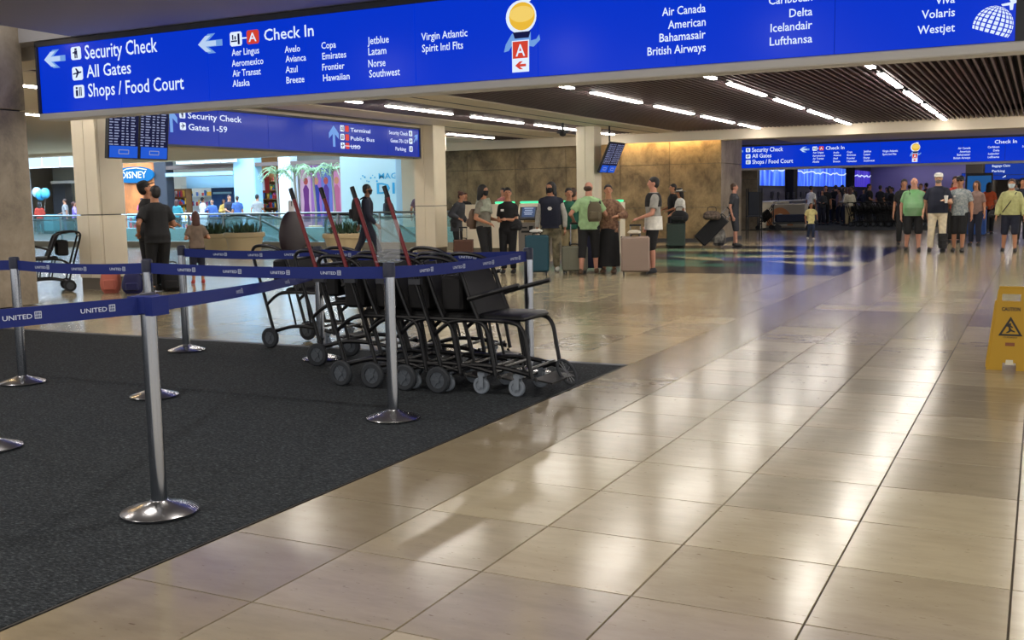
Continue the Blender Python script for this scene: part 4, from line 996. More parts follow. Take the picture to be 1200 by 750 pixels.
t = thing('shop_counter', 'navy blue panel wall inside the pale blue shop', 'panel', (-37.0, 41.0, 0)); MB().chbox(-.75,.75,0,.2,0,2.5,.02).build('board', mat('panel_navy', (22, 62, 110), .5), t, False)
MB().box(-.6,.6,-.02,0,1.9,2.0).build('stripe', m_shopblue, t, False)
t = thing('poster', 'small red poster with a white robed figure in the warm shop', 'poster', (-34.05, 40.6, 1.9))
MB().box(-.38,.38,0,.04,0,1.1).build('board', mat('poster_red', (196, 60, 50), .5, emit=.15), t, False); flat([(-.12,.12),(.14,.12),(.1,.7),(.05,.95),(-.05,.95),(-.1,.7)], -.006, m_white, 'figure', t)
# poster wall: tall fashion panels (abstract figures), unlit prints brightened by emission
t = thing('poster_wall', 'wall of tall pink, violet and blue panels with large abstract figures', 'poster', (-31.0, 39.6, 0))
pc = [(226,190,222),(170,120,200),(110,130,214),(222,150,200),(150,170,226),(236,204,230)]
for k in range(6):
    w_ = 3.65/6; MB().chbox(k*w_+.01, (k+1)*w_-.01, 0, .05, 0, 3.1, .008).build('panel', mat('poster_%d' % k, pc[k], .5, emit=.5), t, False)
fg = [(.35,(120,60,140)),(.95,(60,70,170)),(1.5,(90,60,150)),(2.1,(196,110,150)),(2.7,(60,140,130)),(3.2,(230,130,150))]
for k, (x_, c_) in enumerate(fg):
    flat([(x_-.2,.5),(x_+.22,.5),(x_+.14,1.4),(x_+.17,2.0),(x_+.05,2.2),(x_-.06,2.2),(x_-.17,2.0),(x_-.12,1.4)], -.012, mat('fig_%d' % k, c_, .5, emit=.5), 'figure_body', t)
    flat(circ(x_, 2.38, .13, 14, .17), -.012, mat('fig_head_%d' % (k % 2), ((214,150,120) if k % 2 else (186,90,90)), .5, emit=.5), 'figure_head', t)
# palms
def palm(x, y, h, label):
    t = thing('palm_tree', label, 'palm', (x, y, 0)); rnd = random.Random(int(x*91))
    MB().tube(bez([(0,0,0),(.04,.02,h*.4),(-.02,0,h*.8),(0,0,h)]), .05, 8).build('trunk', mat('palm_trunk', (120, 112, 100), .8), t)
    MB().lathe((0,0,0), [(.25,0),(.3,.4),(.27,.42)], 20).build('pot', m_plant, t)
    for k in range(13):
        a = 2*PI*k/13+rnd.uniform(-.2,.2); L = rnd.uniform(.65,.9); d = Vector((math.cos(a), math.sin(a), 0)); rise = rnd.uniform(.15,.5); mb = MB(); s_ = d.cross(Vector((0,0,1)))
        C = [Vector((0,0,h))+d*(L*q/6)+Vector((0,0, rise*math.sin(q/6*2.2)-.55*(q/6)**2)) for q in range(7)]
        mb.tube(C, .012, 4)
        for q in range(1, 7):
            for sg in (-1, 1):
                for e_ in (0, .5):
                    c_ = C[q-1].lerp(C[q], e_); tip = c_+s_*sg*(.26-.03*q)+d*.1-Vector((0,0,.08)); mb.add([c_, c_.lerp(tip,.5)+d*.022, tip, c_.lerp(tip,.5)-d*.022], [(0,1,2,3)])
        mb.build('frond', mat('palm_leaf', (120, 150, 110), .6, var=.2), t, False)
for k, x in enumerate((-29.9,-28.9,-27.9,-26.9)): palm(x, 36.6, 2.72+.05*(k%2), 'slender palm tree before the poster wall, %s from the left' % ('first','second','third','last')[k])
# white wall with teal lettering at the right of the opening
struct('wall_right', MB().box(-23.9, -20.3, 33.0, 33.2, 0, 3.3), mat('teal_white_wall', (180, 204, 206), .5), 'pale teal wall with blue lettering')
struct('wall_right', MB().chbox(-20.9, -19.6, 32.2, 32.9, 0, 3.3, .02), mat('blue_white_pier', (168, 196, 212), .5), 'blue-white pier right of the lettering')
t = thing('wall_lettering', 'teal lettering and swirl on the pale wall behind the walking man', 'sign', (-22.6, 32.985, 1.9))
m_tl = mat('teal_print', (40, 150, 190), .5)
letters('lettering', 'MAG', .45, 1.25, .33, .22, 0, m_tl, t); letters('lettering', 'DI', .35, 1.15, -.22, .42, 0, m_tl, t)
for k in range(9): a = k*.33; flat(circ(-.35+k*.09, .35+.12*math.sin(k*1.3), .025+.008*(k%3), 8), -.004, m_tl, 'dot', t)
escalator(-24.5, 27.2, 'black-railed escalator going down behind the glass railing, left one', 1)
escalator(-20.4, 27.3, 'black-railed escalator going down behind the glass railing, right one', 1)
struct('trim_10', MB().box(-34,-16.2,30.5,31.0,0,.5), m_teal)
# blue balloons far left
for k, (dx, dz, c_) in enumerate(((0,0,(60,170,230)),(.35,.1,(90,190,235)),(-.25,.15,(180,220,240)))):
    t = thing('balloon', ('cyan balloon in the middle of the far left bunch', 'paler blue balloon at the right of the far left bunch', 'nearly white balloon at the left of the far left bunch')[k], 'balloon', (-46.6+dx, 38.0, 2.0+dz), 0, 'balloon bunch')
    MB().ell((0,0,0), (.24,.24,.28), 14, 9).build('envelope', mat('balloon_%d' % k, c_, .3), t); MB().tube([(0,0,-.27),(-dx,0,-1.9-dz)], .006, 4).build('string', m_white, t)
t = thing('cart', 'teal shopping cart box at the far left', 'cart', (-46.3, 38.3, 0)); MB().chbox(-.5,.5,-.3,.3,.15,1.0,.03).build('box', mat('cart_teal', (50, 120, 130), .5), t); MB().box(-.45,.45,-.25,.25,.0,.15).build('wheels', m_rubber, t)
t = thing('dark_booth', 'dark booth behind the far left shoppers', 'booth', (-49.2, 42, 0)); MB().box(-1.3,-.3,0,.5,0,2.7).box(.6,1.8,0,.5,0,2.7).build('panel', m_dark, t, False); MB().box(-1.4,1.9,0,.6,2.7,2.85).build('canopy', m_white, t, False)

# ================================================================== CHECK-IN HALL: SCREENS, COUNTERS
m_led = mat('led_blue', (50, 90, 240), .3, emit=1.1, rgb2=None); m_led2 = mat('led_violet', (64, 44, 190), .3, emit=.7)
def led_material(name, a, b_, c_, e):
    m = bpy.data.materials.new(name); m.use_nodes = True; nt = m.node_tree; N = nt.nodes.new; L = nt.links.new; b = nt.nodes['Principled BSDF']
    tc = N('ShaderNodeTexCoord'); sp_ = N('ShaderNodeMapping'); sp_.inputs['Scale'].default_value = (1, 1.4, .25); L(tc.outputs['Object'], sp_.inputs[0])
    n = N('ShaderNodeTexNoise'); n.inputs['Scale'].default_value = 1.2; n.inputs['Detail'].default_value = 4; L(sp_.outputs[0], n.inputs[0])
    r = N('ShaderNodeValToRGB'); e_ = r.color_ramp.elements; e_[0].position = .35; e_[1].position = .7; e_[0].color = (*lin(a), 1); e_[1].color = (*lin(c_), 1); q = e_.new(.52); q.color = (*lin(b_), 1)
    L(n.outputs['Fac'], r.inputs[0]); L(r.outputs[0], b.inputs['Emission Color']); b.inputs['Emission Strength'].default_value = e; L(r.outputs[0], b.inputs['Base Color']); b.inputs['Roughness'].default_value = .3
    return m
m_led = led_material('led_blue_pattern', (30, 60, 220), (60, 110, 245), (130, 180, 255), 1.0); m_led2 = led_material('led_violet_pattern', (40, 24, 150), (70, 50, 210), (120, 110, 240), .7)
def led_wall(y0, y1, n, label, m):
    t = thing('video_wall', label, 'screen', (-11.4, y0, 1.78))
    w = (y1-y0)/n
    for k in range(n): MB().box(0,.06,k*w+.008,(k+1)*w-.008,.03,1.15).build('display_panel', m, t, False)
    MB().box(-.02,.05,0,y1-y0,-.05,.03).box(-.02,.05,0,y1-y0,1.15,1.22).build('frame', m_dark, t, False)
    mb = MB(); k = 0
    pts = [(.07, (y1-y0)*i/24, .78+.05*math.sin(i*1.1)+.04*math.sin(i*2.7)) for i in range(25)]
    MB().tube(pts, .028, 5).build('light_streak', mat('streak_white', (220, 235, 255), .4, emit=1.2), t)
led_wall(44.6, 52.5, 5, 'bright blue video wall nearest in the check-in hall', m_led)
led_wall(54.4, 70.5, 8, 'long bright blue video wall in the middle of the hall side', m_led)
led_wall(72.5, 81.5, 4, 'violet video wall at the far end of the hall side', m_led2)
for y in (53.4, 71.5):
    struct('trim_11', MB().box(-11.4, -11.0, y-.5, y+.5, 0, 3.7), m_recess)
for k in range(5):
    y = 44.2+k*3.2
    t = thing('check_in_counter', 'check-in counter under the blue video wall, %s from the camera' % ('first','second','third','fourth','fifth')[k], 'counter', (-10.6, y, 0), 0, 'check-in counters')
    MB().chbox(-.3,.3,-1.3,1.3,0,1.08,.02).build('body', m_cream if k < 2 else mat('counter_grey', (120,120,130), .5), t, False); MB().box(-.35,.35,-1.35,1.35,1.08,1.12).build('top', m_white, t, False)
    for q in (-.7,.6): MB().box(-.05,-.01,q-.22,q+.22,1.22,1.5).box(-.04,-.02,q-.03,q+.03,1.12,1.22).build('monitor', m_black, t, False)
t = thing('arched_desk', 'pale desk front with an orange arched panel left of the dark chairs in the hall', 'desk', (-9.4, 44.6, 0))
MB().chbox(-.7,.7,-.3,.3,0,1.0,.03).build('body', mat('desk_pale', (190,182,170), .5), t, False)
flat([(-.35+.55*math.cos(PI*i/14), .1+.75*math.sin(PI*i/14)) for i in range(15)], -.32, mat('desk_orange', (206,140,96), .5), 'arched_panel', t); flat([(-.33+.30*math.cos(PI*i/14), .1+.5*math.sin(PI*i/14)) for i in range(15)], -.34, m_white, 'arched_inset', t)
# equipment around the wall corner
t = thing('tall_rack', 'tall dark luggage sizer frame at the wall corner behind the man with the tilted suitcase', 'rack', (-8.25, 33.6, 0))
MB().tube([(-.22,0,0),(-.22,0,1.6),(.22,0,1.6),(.22,0,0)], .02, 6).tube([(-.22,.25,0),(-.22,.25,1.6),(.22,.25,1.6),(.22,.25,0)], .02, 6).build('frame', m_black, t)
MB().box(-.22,.22,.0,.25,.7,.74).box(-.2,.2,.24,.26,.74,1.5).build('panel', mat('panel_slate', (50, 56, 70), .5), t, False)
t = thing('trolley', 'low dark blue baggage trolley near the wall corner', 'trolley', (-8.55, 41.3, 0.0), .3)
MB().box(-.8,.8,-.35,.35,.25,.33).tube([(-.8,-.35,.3),(-.8,-.35,1.0),(-.8,.35,1.0),(-.8,.35,.3)], .02, 6).build('frame', m_black, t, False); MB().chbox(-.7,.7,-.3,.3,.33,.62,.03).build('load', mat('load_navy', (30, 40, 66), .7), t, False)
for sx in (-.6,.6):
    for sy in (-.28,.28): MB().cone((sx,sy-.03,.12), .12, (sx,sy+.03,.12), .12, 14).build('wheel', m_rubber, t)
t = thing('stroller', 'empty stroller by the counters at the left of the distant hall', 'stroller', (-9.9, 42.2, 0), .4)
MB().tube([(-.3,-.2,.1),(.1,-.2,.6),(.35,-.2,1.0),(.35,.2,1.0),(.1,.2,.6),(-.3,.2,.1)], .018, 6).tube([(.3,-.2,.1),(0,-.2,.6)], .018, 6).tube([(.3,.2,.1),(0,.2,.6)], .018, 6).build('frame', m_black, t)
MB().obox((.05,0,.55), (.16,0,.12), (0,.18,0), (-.1,0,.14)).build('seat', m_fabric, t)
for sx in (-.3,.3):
    for sy in (-.2,.2): MB().cone((sx,sy-.02,.09), .09, (sx,sy+.02,.09), .09, 14).build('wheel', m_rubber, t)
# far concourse furniture
t = thing('recycling_bin', 'blue bin beside the far concourse, right of the man in the printed shirt', 'bin', (-1.82, 36.6, 0)); MB().chbox(-.28,.28,-.25,.25,.03,.82,.03).build('body', mat('bin_blue', (30, 84, 170), .5), t, False); MB().chbox(-.30,.30,-.27,.27,.82,.92,.03).build('lid', m_dark, t, False)
t = thing('advert_board', 'blue lit advert board in the far concourse behind the blue bin', 'sign', (-2.05, 42.0, 0)); MB().box(-.45,.45,0,.1,0,2.05).build('frame', m_dark, t, False); MB().box(-.4,.4,-.01,0,.95,1.95).build('display', mat('advert_blue', (46, 110, 180), .4, emit=.5), t, False)
for k, (x, y) in enumerate(((-1.45,38),(-.95,41),(-1.3,46))):
    t = thing('stanchion', 'distant thin queue post in the far concourse, %s' % ('nearest','middle','farthest')[k], 'stanchion', (x, y, 0)); MB().lathe((0,0,0), [(.17,.0),(.16,.03),(.04,.05),(.035,1.0)], 16).build('pole', m_steel, t)

# ================================================================== PEOPLE
SK = {'light': mat('skin_light', (206, 158, 128), .55), 'tan': mat('skin_tan', (172, 120, 90), .55), 'brown': mat('skin_brown', (116, 78, 56), .55), 'red': mat('skin_ruddy', (188, 134, 112), .6)}
m_eye = mat('eye_dark', (24, 18, 16), .3); m_lip = mat('lip', (150, 76, 70), .5)
def cloth(name, rgb, **k): return mat('cloth_'+name, rgb, .85, var=k.get('var', .12), scale=k.get('scale', 14), bump=.15, rgb2=k.get('rgb2'))
def remesh(mb, vox, smooth=3):
    me = bpy.data.meshes.new('r'); me.from_pydata(mb.v, [], mb.f); ob = bpy.data.objects.new('r', me); COL.objects.link(ob)
    m = ob.modifiers.new('r', 'REMESH'); m.mode = 'VOXEL'; m.voxel_size = vox
    if smooth: s = ob.modifiers.new('s', 'SMOOTH'); s.factor = .5; s.iterations = smooth
    dg = bpy.context.evaluated_depsgraph_get(); r = bpy.data.meshes.new_from_object(ob.evaluated_get(dg))
    bpy.data.objects.remove(ob); bpy.data.meshes.remove(me)
    return r
def put(me, name, m, parent):
    me.name = name; me.materials.clear(); me.materials.append(m)
    me.polygons.foreach_set('use_smooth', [True]*len(me.polygons))
    o = bpy.data.objects.new(name, me); COL.objects.link(o); o.parent = parent; return o
TORSO = [(.80,.085,.075,0),(.86,.150,.108,-.005),(.93,.165,.118,-.008),(1.03,.146,.104,0),(1.12,.136,.104,.005),(1.22,.148,.112,.008),(1.32,.158,.112,.004),(1.37,.138,.098,0),(1.40,.112,.084,-.004),(1.435,.076,.066,-.006),(1.465,.060,.060,0),(1.54,.056,.058,.004)]
def person(label, x, y, face, height=1.72, hands=((-.25,.04,.80),(.25,.04,.80)), feet=((-.10,.0),(.10,.0)), lean=0.0, head=(0,0), girth=1.0, belly=0.0,
           top=('m', 'short', .88, .016), bottom=('m', 'pants'), shoes=None, hair=('short', 'm'), skin='tan', vox=.013, mask=None, crouch=0, extras=None, group=None, name='person', female=False, curl=.5, fingers=True, z=0.0):
    phi = math.atan2(-y, -x)+math.radians(face)
    K = height/1.72
    t = thing(name, label, 'person', (x, y, z), phi-PI/2, group)
    sk = SK[skin]
    cl, sl = math.cos(lean), math.sin(lean)
    def B(p, w=1):   # bend the upper body about the hips
        p = Vector(p)
        if p.z > .92:
            f = min(1, (p.z-.92)/.12); c_, s_ = math.cos(lean*f), math.sin(lean*f); dz = p.z-.92
            return Vector((p.x, p.y*c_+dz*s_, .92+dz*c_-p.y*s_))
        return p
    hy, hp = math.radians(head[0]), math.radians(head[1])
    neckb = Vector((0,0,1.50))
    RH = Matrix.Rotation(hy, 3, 'Z') @ Matrix.Rotation(-hp, 3, 'X')
    def Hd(p): return B(neckb + RH @ (Vector(p)-neckb))
    def sc(mb): mb.v = [(p[0]*K, p[1]*K, p[2]*K) for p in mb.v]; return mb
    def loft(mb, rings, inf=0.0, n=20, bend=True):
        R = []
        for z_, rx, ry, yo in rings:
            fy = belly*math.exp(-((z_-1.06)/.16)**2)
            rx2 = rx*girth+inf+fy*.35; ry2 = ry*girth+inf+fy*.6
            R.append([(B if bend else Vector)((rx2*math.copysign(abs(math.cos(2*PI*i/n))**.85, math.cos(2*PI*i/n)), yo+fy*.45+ry2*math.sin(2*PI*i/n), z_)) for i in range(n)])
        return mb.rings(R)
    SW = .164*(.92 if female else 1)*(.5+.5*girth)
    sh = {s: B((s*SW*.97, -.005, 1.350)) for s in (-1, 1)}
    Hn = {-1: Vector(hands[0]), 1: Vector(hands[1])}
    el = {}; wr = {}
    for s in (-1, 1):
        tgt = Hn[s]; d = tgt-sh[s]; La, Lb = .285, .255; D = min(d.length, La+Lb-.004); d.normalize(); wr[s] = sh[s]+d*D
        a = (La*La-Lb*Lb+D*D)/(2*D); hgt = math.sqrt(max(La*La-a*a, 0)); pole_ = Vector((s*.55, -.8, -.35)); pole_ -= d*pole_.dot(d); pole_.normalize(); el[s] = sh[s]+d*a+pole_*hgt
    hip = {s: Vector((s*.092*girth, 0, .885)) for s in (-1, 1)}; kn = {}; an = {}
    for k, s in enumerate((-1, 1)):
        f = feet[k]; fz = f[2] if len(f) > 2 else 0; tgt = Vector((f[0], f[1], .085+fz)); d = tgt-hip[s]; La, Lb = .405, .400; D = min(d.length, La+Lb-.002); d.normalize(); an[s] = hip[s]+d*D
        a = (La*La-Lb*Lb+D*D)/(2*D); hgt = math.sqrt(max(La*La-a*a, 0)); kn[s] = hip[s]+d*a+(Vector((0,1,0))-d*d.y).normalized()*hgt
    # ---------------- body, one continuous surface
    mb = MB(); loft(mb, TORSO)
    g2 = .6+.4*girth
    for s in (-1, 1):
        mb.cone(B((s*.08,0,1.368)), .052, sh[s], .055*g2, 10, True); mb.cone(sh[s], .052*g2, el[s], .040*g2, 10, True); mb.cone(el[s], .041*g2, wr[s], .027, 10, True, (1,1))
        mb.cone(hip[s], .092*g2, kn[s], .058*g2, 12, True); kk = kn[s].lerp(an[s], .3)-Vector((0,.012,0)); mb.cone(kn[s], .054*g2, kk, .056*g2, 12, True); mb.cone(kk, .055*g2, an[s], .036, 12, True)
        mb.ell(an[s]+Vector((s*.01,.055,-.045)), (.042,.115,.038), 12, 8)
        # hand
        fd = (wr[s]-el[s]).normalized(); side_ = fd.cross(Vector((0,0,1)))
        if side_.length < .3: side_ = Vector((0,1,0))
        side_.normalize(); nrm = side_.cross(fd)          # finger spread along side_/nrm
        if abs(fd.z) > .6: side_ = Vector((0,1,0)); side_ = (side_-fd*side_.dot(fd)).normalized(); nrm = Vector((-s,0,0)); nrm = (nrm-fd*nrm.dot(fd)).normalized()
        else: nrm = Vector((0,0,-1)); nrm = (nrm-fd*nrm.dot(fd)).normalized(); side_ = fd.cross(nrm)
        pc_ = wr[s]+fd*.045; mb.cone(wr[s], .026, wr[s]+fd*.085, .030, 10, True, (1,.55), tuple(nrm))
        mb.cone(wr[s]+fd*.03, .024, wr[s]+fd*.08+side_*.01, .028, 10, True)
        if fingers:
            for q in range(4):
                b0 = wr[s]+fd*.088+side_*(.030-.020*q); L_ = (.062,.070,.066,.052)[q]; k1 = b0+fd*L_*.5+nrm*curl*.012; k2 = k1+(fd*math.cos(curl*1.4)+nrm*math.sin(curl*1.4))*L_*.55
                mb.cone(b0, .0095, k1, .009, 6, True); mb.cone(k1, .009, k2, .0075, 6, True)
            tb = wr[s]+fd*.035+side_*.028; t1 = tb+fd*.032+side_*.022+nrm*.008; mb.cone(tb, .012, t1, .010, 6, True); mb.cone(t1, .010, t1+fd*.03+nrm*.01, .008, 6, True)
        else: mb.cone(wr[s]+fd*.08, .03, wr[s]+fd*.14+nrm*.03, .02, 8, True)
    hm = MB(); hm.ell((0,.0,1.625), (.074,.092,.098), 16, 12); hm.ell((0,.022,1.575), (.058,.066,.060), 14, 10); hm.ell((0,.06,1.545), (.030,.032,.026), 10, 8)
    hm.cone((0,.086,1.632), .010, (0,.104,1.600), .016, 8, True); hm.cone((-.014,.09,1.598), .010, (.014,.09,1.598), .010, 6, True)
    hm.ell((-.076,.0,1.612), (.012,.022,.030), 8, 8); hm.ell((.076,.0,1.612), (.012,.022,.030), 8, 8)
    for s in (-1, 1): hm.cone((s*.018,.078,1.650), .012, (s*.048,.068,1.648), .010, 6, True)
    hm.v = [tuple(Hd(p)) for p in hm.v]; mb.add(hm.v, hm.f)
    put(remesh(sc(mb), vox, 2), 'body', sk, t)
    # ---------------- face details
    if fingers:
        for s in (-1, 1):
            e = MB().ell((0,0,0), (.011,.006,.006), 8, 6); c_ = Vector((s*.031,.0845,1.632)); e.v = [tuple(Hd(Vector(p)+c_)) for p in e.v]; sc(e).build('eye', m_eye, t)
        if not mask:
            e = MB().ell((0,.087,1.572), (.023,.007,.006), 10, 6); e.v = [tuple(Hd(p)) for p in e.v]; sc(e).build('mouth', m_lip, t)
    if mask:
        e = MB()
        for k_ in range(1):
            R = []
            for z_, rx, ry, yo in ((1.515,.036,.03,.055),(1.535,.058,.052,.045),(1.57,.070,.078,.026),(1.60,.076,.098,.014),(1.615,.074,.100,.010)):
                R.append([(rx*math.cos(PI*i/10), yo+ry*math.sin(PI*i/10), z_) for i in range(11)]+[((rx-.006)*math.cos(PI*i/10), yo+(ry-.008)*math.sin(PI*i/10), z_) for i in reversed(range(11))])
            e.rings(R)
        e.v = [tuple(Hd(p)) for p in e.v]; sc(e).build('face_mask', mask, t)
    # ---------------- top
    if top:
        tm_, sleeve, hem, inf = top; mb = MB()
        rings_ = [r for r in TORSO if hem < r[0] < 1.44]
        lo = rings_[0]; rings_ = [(hem, max(.158, lo[1])+ .010, max(.112, lo[2])+.010, lo[3])]+[(r[0], max(r[1], .150 if r[0] < 1.2 else 0), max(r[2], .106 if r[0] < 1.2 else 0), r[3]) for r in rings_]
        rings_.append((1.455,.064,.062,-.003))
        loft(mb, rings_, inf)
        for s in (-1, 1):
            mb.cone(B((s*.08,0,1.368)), .050+inf, sh[s], .048*g2+inf, 12, True)
            if sleeve == 'short': mb.cone(sh[s], .050*g2+inf, sh[s].lerp(el[s], .72), .050*g2+inf, 12)
            elif sleeve == 'long': mb.cone(sh[s], .056*g2+inf, el[s], .046*g2+inf, 12, True); mb.cone(el[s], .046*g2+inf, el[s].lerp(wr[s], .94), .034+inf*.7, 12)
        put(remesh(sc(mb), max(vox, .015), 2), 'shirt', tm_, t)
        if sleeve == 'vest' and extras and 'sleeves' in extras:
            for i_, s in enumerate((-1, 1)):
                mb = MB(); mb.cone(sh[s], .070, el[s], .058, 12, True); mb.cone(el[s], .058, el[s].lerp(wr[s], .94), .044, 12); put(remesh(sc(mb), max(vox, .016), 2), 'sleeve', extras['sleeves'], t)
    # ---------------- bottom
    if bottom:
        bm_, kind = bottom; mb = MB()
        loft(mb, [(.80,.10,.085,0),(.86,.155,.112,-.005),(.93,.168,.122,-.008),(1.0,.150,.108,0)], .010)
        cut = {'pants': (1, .94), 'capri': (1, .45), 'shorts': (.92, None), 'knee': (1, .12)}.get(kind)
        if kind == 'skirt':
            fx = (an[-1]+an[1])/2; R = []
            for z_, rx, ry in ((.14,.22,.21),(.5,.21,.195),(.8,.185,.16),(.9,.172,.13)):
                f = (.9-z_)/.76; R.append([(rx*math.cos(2*PI*i/20)*(1+.05*math.cos(i*2.5)*f)+fx.x*f, ry*math.sin(2*PI*i/20)+fx.y*f*.8, z_) for i in range(20)])
            mb.rings(R)
        else:
            for s in (-1, 1):
                lo_ = .022 if kind in ('shorts','knee') else .012
                mb.cone(hip[s], .096*g2+.010, kn[s] if cut[1] else hip[s].lerp(kn[s], cut[0]), (.064 if cut[1] else .080)*g2+lo_, 14, bool(cut[1]))
                if cut[1]: mb.cone(kn[s], .064*g2+lo_, kn[s].lerp(an[s], cut[1]), (.052 if kind == 'pants' else .062)*g2+lo_, 14)
        put(remesh(sc(mb), max(vox, .016), 2), 'skirt' if kind == 'skirt' else ('shorts' if kind in ('shorts','knee') else 'trousers'), bm_, t)
    # ---------------- shoes
    if shoes:
        for s in (-1, 1):
            mb = MB(); c_ = an[s]+Vector((s*.01,.055,-.045)); mb.ell(c_, (.050,.130,.048), 14, 8); mb.ell(c_+Vector((0,-.06,.03)), (.044,.055,.05), 12, 8)
            zmin = min(p[2] for p in mb.v); fl_ = an[s].z-.085
            mb.v = [(p[0], p[1], max(p[2], fl_+.004)) for p in mb.v]
            put(remesh(sc(mb), max(vox, .013), 1), 'shoe', shoes, t)
    # ---------------- hair and hats
    if hair and hair[0] != 'bald':
        st, hmat = hair; mb = MB()
        mb.ell((0,-.014,1.652), (.083,.096,.088), 16, 12)
        if st in ('short', 'ponytail', 'bun', 'beard'): mb.ell((0,-.036,1.612), (.079,.070,.088), 14, 10)
        if st in ('long', 'curly'): mb.ell((0,-.05,1.60), (.098,.068,.13), 14, 10); mb.ell((0,-.065,1.48), (.10,.055,.17), 14, 10); mb.ell((-.072,.0,1.58), (.026,.05,.11), 10, 8); mb.ell((.072,.0,1.58), (.026,.05,.11), 10, 8)
        if st == 'bob': mb.ell((0,-.03,1.60), (.098,.085,.12), 14, 10)
        if st == 'ponytail': mb.ell((0,-.12,1.60), (.03,.035,.12), 10, 8)
        if st == 'bun': mb.ell((0,-.09,1.70), (.045,.045,.04), 10, 8)
        if st == 'beard': mb.ell((0,.045,1.555), (.062,.062,.052), 12, 8)
        if st == 'fringe': mb.v = []; mb.f = []; mb.ell((0,-.03,1.60), (.084,.078,.06), 16, 10)
        mb.v = [tuple(Hd(p)) for p in mb.v]; put(remesh(sc(mb), max(vox, .013), 1), 'hair', hmat, t)
    if extras:
        def addx(nm, mb, m_, hd_=False, bend=False):
            if hd_: mb.v = [tuple(Hd(p)) for p in mb.v]
            if bend: mb.v = [tuple(B(p)) for p in mb.v]
            return sc(mb).build(nm, m_, t)
        if 'cap' in extras:
            addx('cap', MB().lathe((0,-.008,0), [(.094,1.655),(.096,1.68),(.084,1.722),(.05,1.745),(.01,1.752)], 20).chbox(-.062,.062,.06,.165,1.655,1.668,.006), extras['cap'], True)
        if 'sunhat' in extras:
            addx('sun_hat', MB().lathe((0,0,0), [(.09,1.66),(.20,1.635),(.205,1.640),(.095,1.675),(.09,1.72),(.06,1.755),(.01,1.76)], 24), extras['sunhat'], True)
            addx('hat_band', MB().lathe((0,0,0), [(.098,1.672),(.096,1.70)], 24), m_white, True)
        if 'glasses' in extras:
            addx('sunglasses', MB().ell((-.033,.094,1.634), (.026,.006,.019), 10, 6).ell((.033,.094,1.634), (.026,.006,.019), 10, 6).box(-.012,.012,.092,.098,1.636,1.642).tube([(-.058,.09,1.638),(-.08,0,1.63)], .003, 4).tube([(.058,.09,1.638),(.08,0,1.63)], .003, 4), m_black, True)
        if 'scarf' in extras:
            addx('shawl', MB().rings([[(((.215-.03*k/5)*(1-.42*(k/5)**2))*math.cos(2*PI*i/20), (.16-.03*k/5)*math.sin(2*PI*i/20), 1.20+.25*k/5+.03*math.sin(2*PI*i/20*2+k)) for i in range(20)] for k in range(6)]), extras['scarf'], False, True)
        if 'sling' in extras:
            addx('bag_strap', MB().tube([B((-.12,.10,1.42)), B((0,.15+belly*.8,1.2)), B((.17,.13,.95))], .012, 5), m_black)
        if 'vstrap' in extras:
            addx('shoulder_strap', MB().tube([B((.09,-.10,1.36)), B((.10,.0,1.46)), B((.10,.12,1.36)), B((.11,.15+belly*.5,1.1))], .018, 5), m_black)
        if 'emblem' in extras:
            o_ = addx('emblem', MB().rings([[(a*q*.045, .150-.002*0+yy, 1.22+b_*q*.04) for a, b_ in ((1,0),(.5,.8),(-.5,.8),(-1,0),(-.5,-.8),(.5,-.8))] for q, yy in ((1,-.03),(1,.012))]), m_white)
        if 'badge' in extras:
            addx('badge', MB().box(.05,.11,.118,.142,1.26,1.30), m_white)
        if 'panels' in extras:   # two-tone shirt: dark yoke
            addx('shirt_yoke', MB().rings([[((.192)*(1,1.0,.90,.66)[k]*math.cos(2*PI*i/20), .002+(.152)*(1,1,.90,.66)[k]*math.sin(2*PI*i/20), 1.20+(0,.1,.19,.245)[k]) for i in range(20)] for k in range(4)]), extras['panels'], False, True)
            addx('shirt_hem', MB().rings([[((.220-.006*k)*math.cos(2*PI*i/20), .0+(.166-.004*k)*math.sin(2*PI*i/20), .79+.12*k) for i in range(20)] for k in range(3)]), extras['panels2'], False, True)
        if 'boot' in extras:
            s = -1; mb = MB().cone(an[s]+Vector((0,-.01,.33)), .102, an[s]+Vector((0,0,.0)), .088, 14).chbox(an[s].x-.055, an[s].x+.055, -.07+an[s].y, .20+an[s].y, .0, .075, .02)
            for q in range(3): mb.lathe((an[s].x, an[s].y-.005, .14+.1*q), [(.102,0),(.108,.015),(.102,.03)], 14)
            addx('medical_boot', mb, m_black)
    t['hand_l'] = 0; del t['hand_l']
    return t, {s: (Matrix.Rotation(phi-PI/2, 3, 'Z') @ (wr[s]*K))+Vector((x, y, z)) for s in (-1, 1)}, K, phi

black = cloth('black', (22, 22, 25)); navy = cloth('navy', (24, 28, 46)); jeans = cloth('jeans', (40, 52, 78)); khaki = cloth('khaki', (176, 160, 124)); mint = cloth('mint', (156, 190, 140)); greyw = cloth('grey_shawl', (146, 150, 134), var=.2)
white = cloth('white', (214, 212, 204)); charcoal = cloth('charcoal', (48, 50, 56)); darkhair = mat('hair_black', (20, 16, 16), .6); brownhair = mat('hair_brown', (62, 42, 30), .6); greyhair = mat('hair_grey', (120, 110, 104), .6); auburn = mat('hair_auburn', (70, 38, 30), .6)
sneak = mat('shoe_dark', (34, 32, 34), .6); sneakw = mat('shoe_white', (200, 198, 192), .6); maskb = mat('mask_black', (20, 20, 24), .8); maskw = mat('mask_blue', (186, 204, 210), .8)
